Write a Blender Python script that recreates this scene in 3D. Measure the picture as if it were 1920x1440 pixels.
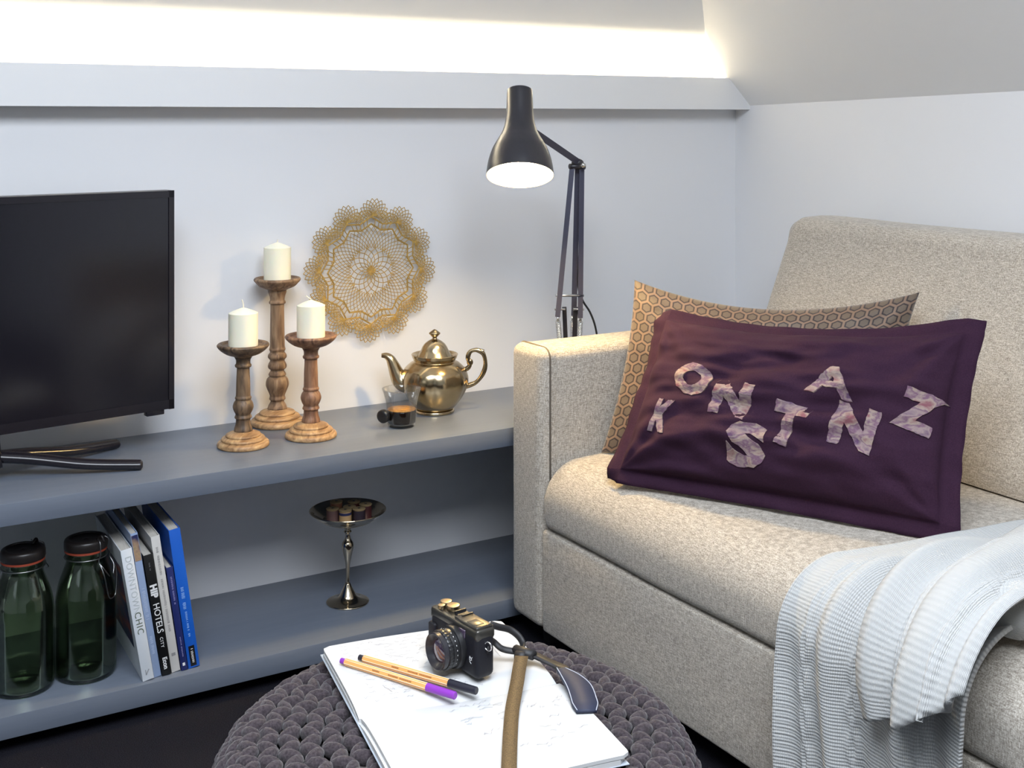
import bpy, bmesh, math, random
from mathutils import Vector, Matrix, noise

# ------------------------------------------------------------------ camera, world, light
for o in list(bpy.data.objects):
    bpy.data.objects.remove(o, do_unlink=True)
SC = bpy.context.scene
COL = SC.collection
PI = math.pi
H = 1.20                       # eye height
FPX = 2302.0                   # focal length in pixels of the 1920 frame
HOR = 222.0                    # horizon row
TH = math.atan2(4800 - 960.0, FPX)
FW = Vector((math.cos(TH), math.sin(TH), 0))
RT = Vector((math.sin(TH), -math.cos(TH), 0))

cam_d = bpy.data.cameras.new('camera')
cam_d.sensor_width = 36
cam_d.lens = 36 * FPX / 1920
cam_d.shift_y = -(720 - HOR) / 1920
cam_d.clip_start = 0.05
cam = bpy.data.objects.new('camera', cam_d)
cam.location = (0, 0, H)
cam.rotation_euler = (PI / 2, 0, TH - PI / 2)
COL.objects.link(cam)
SC.camera = cam

W = bpy.data.worlds.new('world'); SC.world = W
W.use_nodes = True
W.node_tree.nodes['Background'].inputs[0].default_value = (0.75, 0.86, 1.0, 1)
W.node_tree.nodes['Background'].inputs[1].default_value = 1.0

def area_light(name, loc, rot, sx, sy, power, color):
    d = bpy.data.lights.new(name, 'AREA'); d.shape = 'RECTANGLE'
    d.size = sx; d.size_y = sy; d.energy = power; d.color = color
    o = bpy.data.objects.new(name, d); o.location = loc; o.rotation_euler = rot
    COL.objects.link(o); return o

# daylight: a roof window in the flat ceiling behind the camera and a smaller window in the left wall
area_light('daylight_roof', (0.30, 0.32, 2.385), (0, 0, 0), 1.7, 1.6, 142, (0.84, 0.905, 1.0))
area_light('daylight_left', (-2.17, 0.25, 1.75), (0, -PI / 2, 0), 0.8, 1.6, 3, (0.80, 0.89, 1.0))

VS = SC.view_settings
VS.view_transform = 'Standard'; VS.look = 'None'; VS.gamma = 1; VS.use_curve_mapping = False
VS.exposure = -0.16

# ------------------------------------------------------------------ helpers
def PD(px, py, d):
    t = (px - 960) / FPX
    p = FW * d + RT * (t * d)
    return Vector((p.x, p.y, H - (py - HOR) / FPX * d))
def PZ(px, py, z): return PD(px, py, (H - z) * FPX / (py - HOR))
def PY(px, py, Y):
    t = (px - 960) / FPX
    return PD(px, py, Y / (FW.y + RT.y * t))
def PX(px, py, X):
    t = (px - 960) / FPX
    return PD(px, py, X / (FW.x + RT.x * t))
def proj(p):
    v = Vector(p); d = v.x * FW.x + v.y * FW.y; r = v.x * RT.x + v.y * RT.y
    return (960 + FPX * r / d, HOR + FPX * (H - v.z) / d)

def thing(name, loc, label, cat, rotz=0, group=None):
    o = bpy.data.objects.new(name, None); o.empty_display_size = 0.05
    o.location = loc; o.rotation_euler = (0, 0, rotz)
    o['label'] = label; o['category'] = cat
    if group: o['group'] = group
    COL.objects.link(o); return o

def obj(name, geo, mat, parent=None, smooth=True, world=False, autosmooth=None):
    """geo = (verts, faces) or (verts, faces, uvs per vertex)"""
    vs, fs = geo[0], geo[1]
    if world and parent is not None:
        r = parent
        while r.parent: r = r.parent
        off = Vector(r.location)
        vs = [Vector(v) - off for v in vs]
    me = bpy.data.meshes.new(name)
    me.from_pydata([tuple(v) for v in vs], [], fs)
    if len(geo) > 2 and geo[2] is not None:
        uv = me.uv_layers.new(name='UVMap'); uvs = geo[2]
        for l in me.loops: uv.data[l.index].uv = uvs[l.vertex_index]
    me.validate()
    me.update()
    if smooth:
        if autosmooth:
            me.shade_smooth()
            try: me.set_sharp_from_angle(angle=math.radians(autosmooth))
            except Exception: pass
        else: me.shade_smooth()
    if mat: me.materials.append(mat)
    o = bpy.data.objects.new(name, me); COL.objects.link(o)
    if parent is not None: o.parent = parent
    return o

def single(o, label, cat, group=None):
    o['label'] = label; o['category'] = cat
    if group: o['group'] = group
    return o

def struct(o):
    o['kind'] = 'structure'; return o

def merge(*gs):
    V, Fa, U = [], [], []
    uvok = all(len(g) > 2 and g[2] is not None for g in gs)
    for g in gs:
        n = len(V); V += [Vector(v) for v in g[0]]
        Fa += [tuple(i + n for i in f) for f in g[1]]
        if uvok: U += list(g[2])
    return (V, Fa, U) if uvok else (V, Fa)

def xf(g, loc=(0, 0, 0), rot=(0, 0, 0), sc=(1, 1, 1)):
    from mathutils import Euler
    m = Matrix.Translation(loc) @ Euler(rot).to_matrix().to_4x4() @ Matrix.Diagonal((*sc, 1))
    return ([m @ Vector(v) for v in g[0]],) + tuple(g[1:])

def box(x0, x1, y0, y1, z0, z1):
    v = [(x, y, z) for x in (x0, x1) for y in (y0, y1) for z in (z0, z1)]
    f = [(0, 1, 3, 2), (4, 6, 7, 5), (0, 4, 5, 1), (2, 3, 7, 6), (0, 2, 6, 4), (1, 5, 7, 3)]
    return (v, f)

def rbox(x0, x1, y0, y1, z0, z1, r=0.01, seg=3, sub=0):
    bm = bmesh.new()
    bmesh.ops.create_cube(bm, size=1)
    for v in bm.verts:
        v.co = Vector(((x0 + x1) / 2 + v.co.x * (x1 - x0), (y0 + y1) / 2 + v.co.y * (y1 - y0), (z0 + z1) / 2 + v.co.z * (z1 - z0)))
    bmesh.ops.bevel(bm, geom=list(bm.edges), offset=r, segments=seg, profile=0.5, affect='EDGES')
    if sub: bmesh.ops.subdivide_edges(bm, edges=list(bm.edges), cuts=sub, use_grid_fill=True)
    bm.verts.index_update()
    g = ([v.co.copy() for v in bm.verts], [tuple(v.index for v in f.verts) for f in bm.faces])
    bm.free(); return g

def lathe(prof, seg=32, cap0=True, cap1=True, rfun=None):
    """prof: list of (radius, z)"""
    V, Fa = [], []
    n = len(prof)
    for i, (r, z) in enumerate(prof):
        for k in range(seg):
            a = 2 * PI * k / seg
            rr = r * (rfun(a, i, z) if rfun else 1)
            V.append(Vector((rr * math.cos(a), rr * math.sin(a), z)))
    for i in range(n - 1):
        for k in range(seg):
            k2 = (k + 1) % seg
            Fa.append((i * seg + k, i * seg + k2, (i + 1) * seg + k2, (i + 1) * seg + k))
    if cap0: Fa.append(tuple(reversed(range(seg))))
    if cap1: Fa.append(tuple(range((n - 1) * seg, n * seg)))
    return (V, Fa)

def catmull(pts, n=6, closed=False):
    P = [Vector(p) for p in pts]
    out = []
    m = len(P)
    rng = range(m) if closed else range(m - 1)
    for i in rng:
        if closed: p0, p1, p2, p3 = P[(i - 1) % m], P[i], P[(i + 1) % m], P[(i + 2) % m]
        else:
            p1, p2 = P[i], P[i + 1]
            p0 = P[i - 1] if i > 0 else p1 * 2 - p2
            p3 = P[i + 2] if i + 2 < m else p2 * 2 - p1
        for k in range(n):
            t = k / n
            out.append(0.5 * ((2 * p1) + (p2 - p0) * t + (2 * p0 - 5 * p1 + 4 * p2 - p3) * t * t + (-p0 + 3 * p1 - 3 * p2 + p3) * t ** 3))
    if not closed: out.append(P[-1].copy())
    return out

def smooth_prof(prof, n=4):
    return [(max(p.x, 0.0), p.y) for p in catmull([(r, z, 0) for r, z in prof], n)]

def tube(pts, r, seg=8, closed=False, flat=None, caps=True):
    """r: number, list, or function(t); flat = (width factor, thickness factor) along frame axes"""
    P = [Vector(p) for p in pts]; n = len(P)
    V, Fa = [], []
    up = None
    for i in range(n):
        if closed: T = (P[(i + 1) % n] - P[(i - 1) % n])
        else: T = P[min(i + 1, n - 1)] - P[max(i - 1, 0)]
        if T.length < 1e-9: T = Vector((0, 0, 1))
        T.normalize()
        if up is None:
            up = Vector((0, 0, 1)) if abs(T.z) < 0.9 else Vector((1, 0, 0))
        up = (up - T * up.dot(T))
        if up.length < 1e-6: up = T.orthogonal()
        up.normalize(); sd = T.cross(up)
        rr = r(i / (n - 1)) if callable(r) else (r[i] if isinstance(r, (list, tuple)) else r)
        fa, fb = flat if flat else (1, 1)
        for k in range(seg):
            a = 2 * PI * k / seg
            V.append(P[i] + sd * (math.cos(a) * rr * fa) + up * (math.sin(a) * rr * fb))
    m = n if closed else n - 1
    for i in range(m):
        for k in range(seg):
            a, b = i * seg + k, i * seg + (k + 1) % seg
            j = (i + 1) % n
            c, d = j * seg + (k + 1) % seg, j * seg + k
            Fa.append((a, d, c, b))
    if caps and not closed:
        Fa.append(tuple(range(seg))); Fa.append(tuple(reversed(range((n - 1) * seg, n * seg))))
    return (V, Fa)

def bar(a, b, w, t, up=(0, 0, 1)):
    """rectangular bar from a to b, w across, t thick"""
    a, b = Vector(a), Vector(b); T = (b - a).normalized(); U = Vector(up)
    U = U - T * U.dot(T)
    if U.length < 1e-4: U = T.orthogonal()
    U.normalize(); S = T.cross(U)
    V = [p + S * (sx * w / 2) + U * (sy * t / 2) for p in (a, b) for sx, sy in ((-1, -1), (1, -1), (1, 1), (-1, 1))]
    return (V, [(3, 2, 1, 0), (4, 5, 6, 7), (0, 1, 5, 4), (1, 2, 6, 5), (2, 3, 7, 6), (3, 0, 4, 7)])

def ribbon(pts, wdirs, width, thick):
    P = [Vector(p) for p in pts]; n = len(P); V, Fa = [], []
    for i in range(n):
        T = (P[min(i + 1, n - 1)] - P[max(i - 1, 0)]).normalized()
        wd = Vector(wdirs[i] if isinstance(wdirs, list) else wdirs)
        wd = (wd - T * wd.dot(T)).normalized(); nn = T.cross(wd)
        w = width[i] if isinstance(width, list) else width
        for sx, sy in ((-1, -1), (1, -1), (1, 1), (-1, 1)):
            V.append(P[i] + wd * (sx * w / 2) + nn * (sy * thick / 2))
    for i in range(n - 1):
        for k in range(4):
            a, b = i * 4 + k, i * 4 + (k + 1) % 4
            Fa.append((a, b, b + 4, a + 4))
    Fa.append((3, 2, 1, 0)); e = (n - 1) * 4; Fa.append((e, e + 1, e + 2, e + 3))
    return (V, Fa)

def ellipsoid(c, ax, ay, az, nu=8, nv=6):
    c, ax, ay, az = Vector(c), Vector(ax), Vector(ay), Vector(az)
    V = [c + az]; Fa = []
    for i in range(1, nv):
        ph = PI * i / nv
        for k in range(nu):
            a = 2 * PI * k / nu
            V.append(c + az * math.cos(ph) + (ax * math.cos(a) + ay * math.sin(a)) * math.sin(ph))
    V.append(c - az)
    for k in range(nu): Fa.append((0, 1 + k, 1 + (k + 1) % nu))
    for i in range(nv - 2):
        for k in range(nu):
            a, b = 1 + i * nu + k, 1 + i * nu + (k + 1) % nu
            Fa.append((a, a + nu, b + nu, b))
    L = len(V) - 1; s = 1 + (nv - 2) * nu
    for k in range(nu): Fa.append((L, s + (k + 1) % nu, s + k))
    return (V, Fa)

def prism(poly, axis_vec):
    """poly: list of 3D points (planar), extruded along axis_vec"""
    P = [Vector(p) for p in poly]; n = len(P); A = Vector(axis_vec)
    V = P + [p + A for p in P]
    Fa = [tuple(reversed(range(n))), tuple(range(n, 2 * n))]
    for i in range(n):
        j = (i + 1) % n
        Fa.append((i, j, j + n, i + n))
    return (V, Fa)

def grid(fun, nu, nv, uvfun=None):
    V, Fa, U = [], [], []
    for j in range(nv + 1):
        for i in range(nu + 1):
            u, v = i / nu, j / nv
            V.append(Vector(fun(u, v))); U.append(uvfun(u, v) if uvfun else (u, v))
    for j in range(nv):
        for i in range(nu):
            a = j * (nu + 1) + i
            Fa.append((a, a + 1, a + nu + 2, a + nu + 1))
    return (V, Fa, U)

def text_geo(txt, size=1.0, bold=0.0, extrude=0.0, align='LEFT', spacing=1.0):
    c = bpy.data.curves.new('tmp_text', 'FONT'); c.body = txt; c.size = size; c.offset = bold
    c.extrude = extrude; c.align_x = align; c.align_y = 'CENTER'; c.space_character = spacing
    c.resolution_u = 3
    o = bpy.data.objects.new('tmp_text', c); COL.objects.link(o)
    dg = bpy.context.evaluated_depsgraph_get()
    me = bpy.data.meshes.new_from_object(o.evaluated_get(dg))
    g = ([v.co.copy() for v in me.vertices], [tuple(p.vertices) for p in me.polygons])
    bpy.data.objects.remove(o); bpy.data.curves.remove(c); bpy.data.meshes.remove(me)
    return g

# ------------------------------------------------------------------ materials
def new_mat(name):
    m = bpy.data.materials.new(name); m.use_nodes = True
    return m, m.node_tree, m.node_tree.nodes['Principled BSDF']
def C4(c): return (c[0], c[1], c[2], 1)
def srgb(r, g, b):
    f = lambda c: (c / 255 / 12.92) if c / 255 <= 0.04045 else (((c / 255) + 0.055) / 1.055) ** 2.4
    return (f(r), f(g), f(b))

def pmat(name, col, rough=0.5, metal=0.0, spec=0.5, bump=None, coat=0, sheen=0):
    m, nt, b = new_mat(name)
    b.inputs['Base Color'].default_value = C4(col)
    b.inputs['Roughness'].default_value = rough
    b.inputs['Metallic'].default_value = metal
    b.inputs['Specular IOR Level'].default_value = spec
    if coat: b.inputs['Coat Weight'].default_value = coat
    if sheen: b.inputs['Sheen Weight'].default_value = sheen
    if bump:
        tc = nt.nodes.new('ShaderNodeTexCoord'); nz = nt.nodes.new('ShaderNodeTexNoise')
        nz.inputs['Scale'].default_value = bump[0]; nz.inputs['Detail'].default_value = 4
        bp = nt.nodes.new('ShaderNodeBump'); bp.inputs['Strength'].default_value = bump[1]; bp.inputs['Distance'].default_value = bump[2]
        nt.links.new(tc.outputs['Object'], nz.inputs['Vector'])
        nt.links.new(nz.outputs['Fac'], bp.inputs['Height']); nt.links.new(bp.outputs['Normal'], b.inputs['Normal'])
    return m

def noise_mat(name, stops, scale, rough=0.6, metal=0.0, stretch=(1, 1, 1), detail=5, bump=0.0, bdist=0.001, coord='Object', distort=0.0, spec=0.5, rot=(0, 0, 0), sheen=0):
    m, nt, b = new_mat(name)
    tc = nt.nodes.new('ShaderNodeTexCoord'); mp = nt.nodes.new('ShaderNodeMapping')
    mp.inputs['Scale'].default_value = stretch; mp.inputs['Rotation'].default_value = rot
    nz = nt.nodes.new('ShaderNodeTexNoise'); nz.inputs['Scale'].default_value = scale; nz.inputs['Detail'].default_value = detail
    nz.inputs['Distortion'].default_value = distort
    cr = nt.nodes.new('ShaderNodeValToRGB')
    while len(cr.color_ramp.elements) < len(stops): cr.color_ramp.elements.new(0.5)
    for e, (p, c) in zip(cr.color_ramp.elements, stops): e.position = p; e.color = C4(c)
    nt.links.new(tc.outputs[coord], mp.inputs['Vector']); nt.links.new(mp.outputs['Vector'], nz.inputs['Vector'])
    nt.links.new(nz.outputs['Fac'], cr.inputs['Fac']); nt.links.new(cr.outputs['Color'], b.inputs['Base Color'])
    b.inputs['Roughness'].default_value = rough; b.inputs['Metallic'].default_value = metal
    b.inputs['Specular IOR Level'].default_value = spec
    if sheen: b.inputs['Sheen Weight'].default_value = sheen
    if bump:
        bp = nt.nodes.new('ShaderNodeBump'); bp.inputs['Strength'].default_value = bump; bp.inputs['Distance'].default_value = bdist
        nt.links.new(nz.outputs['Fac'], bp.inputs['Height']); nt.links.new(bp.outputs['Normal'], b.inputs['Normal'])
    return m

def math_node(nt, op, a, b=None, c=None):
    n = nt.nodes.new('ShaderNodeMath'); n.operation = op
    for i, x in enumerate((a, b, c)):
        if x is None: continue
        if isinstance(x, (int, float)): n.inputs[i].default_value = x
        else: nt.links.new(x, n.inputs[i])
    return n.outputs[0]
def vmath(nt, op, a, b=None, out=0):
    n = nt.nodes.new('ShaderNodeVectorMath'); n.operation = op
    for i, x in enumerate((a, b)):
        if x is None: continue
        if isinstance(x, (tuple, list)): n.inputs[i].default_value = x
        else: nt.links.new(x, n.inputs[i])
    return n.outputs['Value'] if out else n.outputs[0]

def linen_mat(name, c_dark, c_mid, c_light, scale=1.0):
    """melange woven fabric: crossed thread noises + slub noise"""
    m, nt, b = new_mat(name)
    tc = nt.nodes.new('ShaderNodeTexCoord')
    outs = []
    for st in ((90, 90, 700), (700, 700, 90)):
        mp = nt.nodes.new('ShaderNodeMapping'); mp.inputs['Scale'].default_value = tuple(s * scale for s in st)
        nz = nt.nodes.new('ShaderNodeTexNoise'); nz.inputs['Scale'].default_value = 1.0; nz.inputs['Detail'].default_value = 2
        nt.links.new(tc.outputs['Object'], mp.inputs['Vector']); nt.links.new(mp.outputs['Vector'], nz.inputs['Vector'])
        outs.append(nz.outputs['Fac'])
    nz = nt.nodes.new('ShaderNodeTexNoise'); nz.inputs['Scale'].default_value = 420 * scale; nz.inputs['Detail'].default_value = 3
    nt.links.new(tc.outputs['Object'], nz.inputs['Vector'])
    s = math_node(nt, 'ADD', outs[0], outs[1]); s = math_node(nt, 'ADD', s, nz.outputs['Fac']); s = math_node(nt, 'DIVIDE', s, 3.0)
    cr = nt.nodes.new('ShaderNodeValToRGB'); cr.color_ramp.elements.new(0.5)
    for e, (p, c) in zip(cr.color_ramp.elements, ((0.39, c_dark), (0.5, c_mid), (0.61, c_light))): e.position = p; e.color = C4(c)
    nt.links.new(s, cr.inputs['Fac']); nt.links.new(cr.outputs['Color'], b.inputs['Base Color'])
    b.inputs['Roughness'].default_value = 0.9; b.inputs['Specular IOR Level'].default_value = 0.2
    b.inputs['Sheen Weight'].default_value = 0.25
    bp = nt.nodes.new('ShaderNodeBump'); bp.inputs['Strength'].default_value = 0.5; bp.inputs['Distance'].default_value = 0.0015
    nt.links.new(s, bp.inputs['Height']); nt.links.new(bp.outputs['Normal'], b.inputs['Normal'])
    return m

def hex_mat(name, pitch, c_gap, c_line, c_in):
    m, nt, b = new_mat(name)
    tc = nt.nodes.new('ShaderNodeTexCoord')
    p = vmath(nt, 'SCALE', tc.outputs['UV']); p.node.inputs['Scale'].default_value = 1 / pitch
    r3 = 1.7320508
    a = vmath(nt, 'SUBTRACT', vmath(nt, 'WRAP', p, (0, 0, 0)), (0, 0, 0))
    def cell(v):
        n = nt.nodes.new('ShaderNodeVectorMath'); n.operation = 'WRAP'
        nt.links.new(v, n.inputs[0]); n.inputs[1].default_value = (0.5, r3 / 2, 1); n.inputs[2].default_value = (-0.5, -r3 / 2, -1)
        return n.outputs[0]
    A = cell(p); B = cell(vmath(nt, 'SUBTRACT', p, (0.5, r3 / 2, 0)))
    def hexd(v):
        av = vmath(nt, 'ABSOLUTE', v)
        s = nt.nodes.new('ShaderNodeSeparateXYZ'); nt.links.new(av, s.inputs[0])
        k = math_node(nt, 'ADD', math_node(nt, 'MULTIPLY', s.outputs[0], 0.5), math_node(nt, 'MULTIPLY', s.outputs[1], r3 / 2))
        return math_node(nt, 'MAXIMUM', k, s.outputs[0])
    d = math_node(nt, 'MINIMUM', hexd(A), hexd(B))
    cr = nt.nodes.new('ShaderNodeValToRGB'); cr.color_ramp.interpolation = 'LINEAR'
    st = [(0.0, c_in), (0.28, c_in), (0.31, c_line), (0.395, c_line), (0.425, c_gap), (1.0, c_gap)]
    while len(cr.color_ramp.elements) < len(st): cr.color_ramp.elements.new(0.5)
    for e, (q, c) in zip(cr.color_ramp.elements, st): e.position = q; e.color = C4(c)
    nt.links.new(d, cr.inputs['Fac']); nt.links.new(cr.outputs['Color'], b.inputs['Base Color'])
    b.inputs['Roughness'].default_value = 0.6; b.inputs['Sheen Weight'].default_value = 0.3
    bp = nt.nodes.new('ShaderNodeBump'); bp.inputs['Strength'].default_value = 0.4; bp.inputs['Distance'].default_value = 0.002
    nt.links.new(d, bp.inputs['Height']); nt.links.new(bp.outputs['Normal'], b.inputs['Normal'])
    return m

def knit_mat(name, col, pitch=0.0042):
    """fine knit: stitch bumps on UV (metres), with ribbed bands"""
    m, nt, b = new_mat(name)
    tc = nt.nodes.new('ShaderNodeTexCoord'); s = nt.nodes.new('ShaderNodeSeparateXYZ'); nt.links.new(tc.outputs['UV'], s.inputs[0])
    u, v = s.outputs[0], s.outputs[1]
    k = 2 * PI / pitch
    su = math_node(nt, 'SINE', math_node(nt, 'MULTIPLY', u, k))
    sv = math_node(nt, 'SINE', math_node(nt, 'ADD', math_node(nt, 'MULTIPLY', v, k * 0.8), math_node(nt, 'MULTIPLY', math_node(nt, 'ABSOLUTE', su), 1.6)))
    band = math_node(nt, 'GREATER_THAN', math_node(nt, 'SINE', math_node(nt, 'MULTIPLY', u, 2 * PI / 0.13)), 0.25)
    rib = math_node(nt, 'SINE', math_node(nt, 'MULTIPLY', v, 2 * PI / 0.009))
    st = math_node(nt, 'ADD', su, sv)
    mix = math_node(nt, 'ADD', math_node(nt, 'MULTIPLY', st, 0.5), math_node(nt, 'MULTIPLY', math_node(nt, 'MULTIPLY', rib, band), 0.35))
    bp = nt.nodes.new('ShaderNodeBump'); bp.inputs['Strength'].default_value = 0.6; bp.inputs['Distance'].default_value = 0.0022
    nt.links.new(mix, bp.inputs['Height']); nt.links.new(bp.outputs['Normal'], b.inputs['Normal'])
    b.inputs['Base Color'].default_value = C4(col); b.inputs['Roughness'].default_value = 0.95
    b.inputs['Specular IOR Level'].default_value = 0.1; b.inputs['Sheen Weight'].default_value = 0.3
    return m

def emit_mat(name, col, strength):
    m, nt, b = new_mat(name)
    b.inputs['Base Color'].default_value = C4(col); b.inputs['Emission Color'].default_value = C4(col); b.inputs['Emission Strength'].default_value = strength
    return m

def glass_mat(name, col, rough=0.0, ior=1.45):
    m, nt, b = new_mat(name)
    b.inputs['Base Color'].default_value = C4(col); b.inputs['Roughness'].default_value = rough
    b.inputs['Transmission Weight'].default_value = 1.0; b.inputs['IOR'].default_value = ior
    return m

def thin_glass(name, col, gloss=0.08, fk=0.8):
    m = bpy.data.materials.new(name); m.use_nodes = True; nt = m.node_tree; nt.nodes.clear()
    out = nt.nodes.new('ShaderNodeOutputMaterial'); mx = nt.nodes.new('ShaderNodeMixShader'); tr = nt.nodes.new('ShaderNodeBsdfTransparent')
    gl = nt.nodes.new('ShaderNodeBsdfGlossy'); gl.inputs['Roughness'].default_value = 0.02
    lw = nt.nodes.new('ShaderNodeLayerWeight'); lw.inputs['Blend'].default_value = 0.35
    f = math_node(nt, 'ADD', math_node(nt, 'MULTIPLY', lw.outputs['Fresnel'], fk), gloss * 0.3)
    tr.inputs['Color'].default_value = C4(col)
    nt.links.new(f, mx.inputs[0]); nt.links.new(tr.outputs[0], mx.inputs[1]); nt.links.new(gl.outputs[0], mx.inputs[2]); nt.links.new(mx.outputs[0], out.inputs[0])
    return m

M = {}
M['wall'] = pmat('wall_paint', (0.80, 0.80, 0.81), 0.7, spec=0.3, bump=(90, 0.06, 0.002))
M['ceil'] = pmat('ceiling_paint', (0.88, 0.88, 0.88), 0.8, spec=0.2)
M['far_wall'] = pmat('unseen_wall_low_bounce', (0.34, 0.36, 0.37), 0.8, spec=0.2)  # grey made up for the unseen left and front walls, to cut bounced fill light
M['trim'] = pmat('trim_paint', (0.80, 0.80, 0.80), 0.5, spec=0.4)
M['carpet'] = noise_mat('carpet', [(0.35, srgb(22, 22, 27)), (0.65, srgb(52, 52, 60))], 700, 1.0, bump=0.8, bdist=0.006, spec=0.0)
M['shelf'] = noise_mat('grey_blue_lacquer', [(0.3, (0.135, 0.158, 0.200)), (0.7, (0.15, 0.172, 0.215))], 6, 0.3, stretch=(1, 14, 14), bump=0.03, bdist=0.001)
M['plinth'] = pmat('plinth_black', (0.02, 0.02, 0.025), 0.6)
M['sofa'] = linen_mat('sofa_linen', srgb(136, 127, 116), srgb(174, 166, 154), srgb(208, 202, 191))
M['seam'] = pmat('sofa_seam', srgb(98, 90, 80), 0.9)
M['black_foot'] = pmat('black_foot', (0.015, 0.015, 0.015), 0.5)
M['tv'] = pmat('tv_gloss_black', (0.012, 0.010, 0.014), 0.22, spec=0.5)
M['screen'] = pmat('tv_screen', (0.008, 0.007, 0.011), 0.13, spec=0.55)
M['tv_edge'] = pmat('tv_satin_edge', (0.05, 0.05, 0.055), 0.35)
M['wood'] = noise_mat('weathered_wood', [(0.25, srgb(60, 44, 34)), (0.42, srgb(112, 86, 64)), (0.6, srgb(146, 118, 90)), (0.8, srgb(180, 154, 122))], 9, 0.55, stretch=(9, 9, 1.4), detail=8, bump=0.25, bdist=0.002, distort=0.8)
M['wood_dark'] = noise_mat('dark_weathered_wood', [(0.25, srgb(44, 34, 27)), (0.42, srgb(84, 66, 50)), (0.6, srgb(120, 97, 74)), (0.8, srgb(156, 132, 104))], 9, 0.5, stretch=(9, 9, 1.4), detail=8, bump=0.25, bdist=0.002, distort=0.8)
M['wood_red'] = noise_mat('reddish_turned_wood', [(0.25, srgb(64, 42, 32)), (0.42, srgb(112, 78, 58)), (0.6, srgb(142, 106, 80)), (0.8, srgb(172, 140, 110))], 9, 0.5, stretch=(9, 9, 1.4), detail=8, bump=0.25, bdist=0.002, distort=0.8)
M['wood_light'] = noise_mat('light_turned_wood', [(0.3, srgb(126, 92, 60)), (0.5, srgb(172, 136, 96)), (0.7, srgb(204, 170, 124))], 14, 0.5, stretch=(1.2, 6, 6), detail=8, bump=0.2, bdist=0.0015, distort=0.6)
m_, nt_, b_ = new_mat('candle_wax')
b_.inputs['Base Color'].default_value = C4(srgb(250, 244, 222)); b_.inputs['Roughness'].default_value = 0.45
b_.inputs['Subsurface Weight'].default_value = 0.35; b_.inputs['Subsurface Radius'].default_value = (0.02, 0.014, 0.008); b_.inputs['Subsurface Scale'].default_value = 0.6
M['wax'] = m_
M['wick'] = pmat('wick', srgb(240, 234, 215), 0.9)
M['gold_thread'] = noise_mat('gold_thread', [(0.3, srgb(150, 118, 60)), (0.7, srgb(206, 170, 92))], 160, 0.5, metal=0.2)
M['silver'] = noise_mat('tarnished_silver', [(0.3, srgb(150, 128, 92)), (0.6, srgb(196, 178, 146))], 14, 0.2, metal=1.0, bump=0.06, bdist=0.002)
M['pewter'] = pmat('polished_pewter', srgb(206, 192, 168), 0.14, metal=1.0)
M['clear'] = thin_glass('clear_glass', (0.985, 0.99, 0.99), 0.04, 0.4)
M['coffee'] = pmat('coffee', srgb(24, 13, 7), 0.2, spec=0.2)
M['crema'] = noise_mat('crema', [(0.35, srgb(142, 96, 40)), (0.65, srgb(190, 142, 72))], 120, 0.4)
M['black_plastic'] = pmat('black_plastic', (0.012, 0.012, 0.013), 0.35)
M['lamp_black'] = pmat('lamp_satin_black', (0.022, 0.021, 0.026), 0.32, spec=0.5)
M['lamp_grey'] = pmat('lamp_slate_metal', srgb(72, 72, 88), 0.4, metal=0.3)
M['lamp_white'] = pmat('lamp_inner_white', (0.85, 0.84, 0.80), 0.5)
M['chrome'] = pmat('chrome', (0.75, 0.75, 0.74), 0.15, metal=1.0)
M['bulb'] = emit_mat('bulb_glow', (1.0, 0.69, 0.28), 640)
M['led'] = emit_mat('led_glow', (1.0, 0.86, 0.60), 270)
M['bottle'] = glass_mat('bottle_green_glass', srgb(150, 182, 140), 0.02)
M['bottle_thin'] = thin_glass('green_glass', (0.76, 0.835, 0.71))
M['lid'] = pmat('bottle_lid', (0.018, 0.014, 0.013), 0.35)
M['rubber'] = pmat('red_rubber', srgb(150, 62, 40), 0.6)
M['wire'] = pmat('steel_wire', (0.35, 0.35, 0.35), 0.3, metal=1.0)
M['pages'] = noise_mat('page_edges', [(0.3, srgb(176, 170, 160)), (0.7, srgb(214, 209, 200))], 40, 0.9, stretch=(60, 1, 1))
M['cushion_hex'] = hex_mat('hexagon_weave', 0.0285, srgb(124, 100, 82), srgb(40, 29, 29), srgb(98, 84, 70))
M['plum'] = noise_mat('plum_cotton', [(0.35, srgb(46, 28, 44)), (0.65, srgb(54, 33, 50))], 500, 0.9, bump=0.15, bdist=0.0008, spec=0.1)
M['patch'] = noise_mat('mauve_patchwork', [(0.32, srgb(86, 60, 90)), (0.43, srgb(140, 122, 120)), (0.5, srgb(106, 76, 98)), (0.57, srgb(152, 136, 126)), (0.68, srgb(122, 76, 84))], 24, 0.9, stretch=(1, 1, 2.0), detail=5, bump=0.5, bdist=0.002, distort=0.3)
M['throw'] = knit_mat('white_knit', (0.54, 0.545, 0.535))
M['pouf'] = noise_mat('dark_chunky_yarn', [(0.3, srgb(46, 41, 44)), (0.7, srgb(78, 70, 74))], 300, 1.0, bump=0.5, bdist=0.002, spec=0.05, sheen=0.2)
M['pouf_core'] = pmat('pouf_core', srgb(22, 19, 22), 1.0)
M['paper'] = noise_mat('notebook_paper', [(0.3, (0.54, 0.54, 0.53)), (0.7, (0.58, 0.58, 0.575))], 20, 0.75, spec=0.2)
M['ink'] = pmat('grey_ink', srgb(150, 148, 156), 0.7)
M['cover'] = pmat('notebook_cover', srgb(172, 180, 190), 0.5)
M['pen_wood'] = pmat('pen_orange', srgb(226, 160, 92), 0.4)
M['pen_stripe'] = pmat('pen_white_stripe', srgb(240, 226, 200), 0.4)
M['pen_ink'] = pmat('pen_print', srgb(120, 74, 40), 0.6)
M['violet'] = pmat('violet_cap', srgb(132, 52, 168), 0.35)
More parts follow.
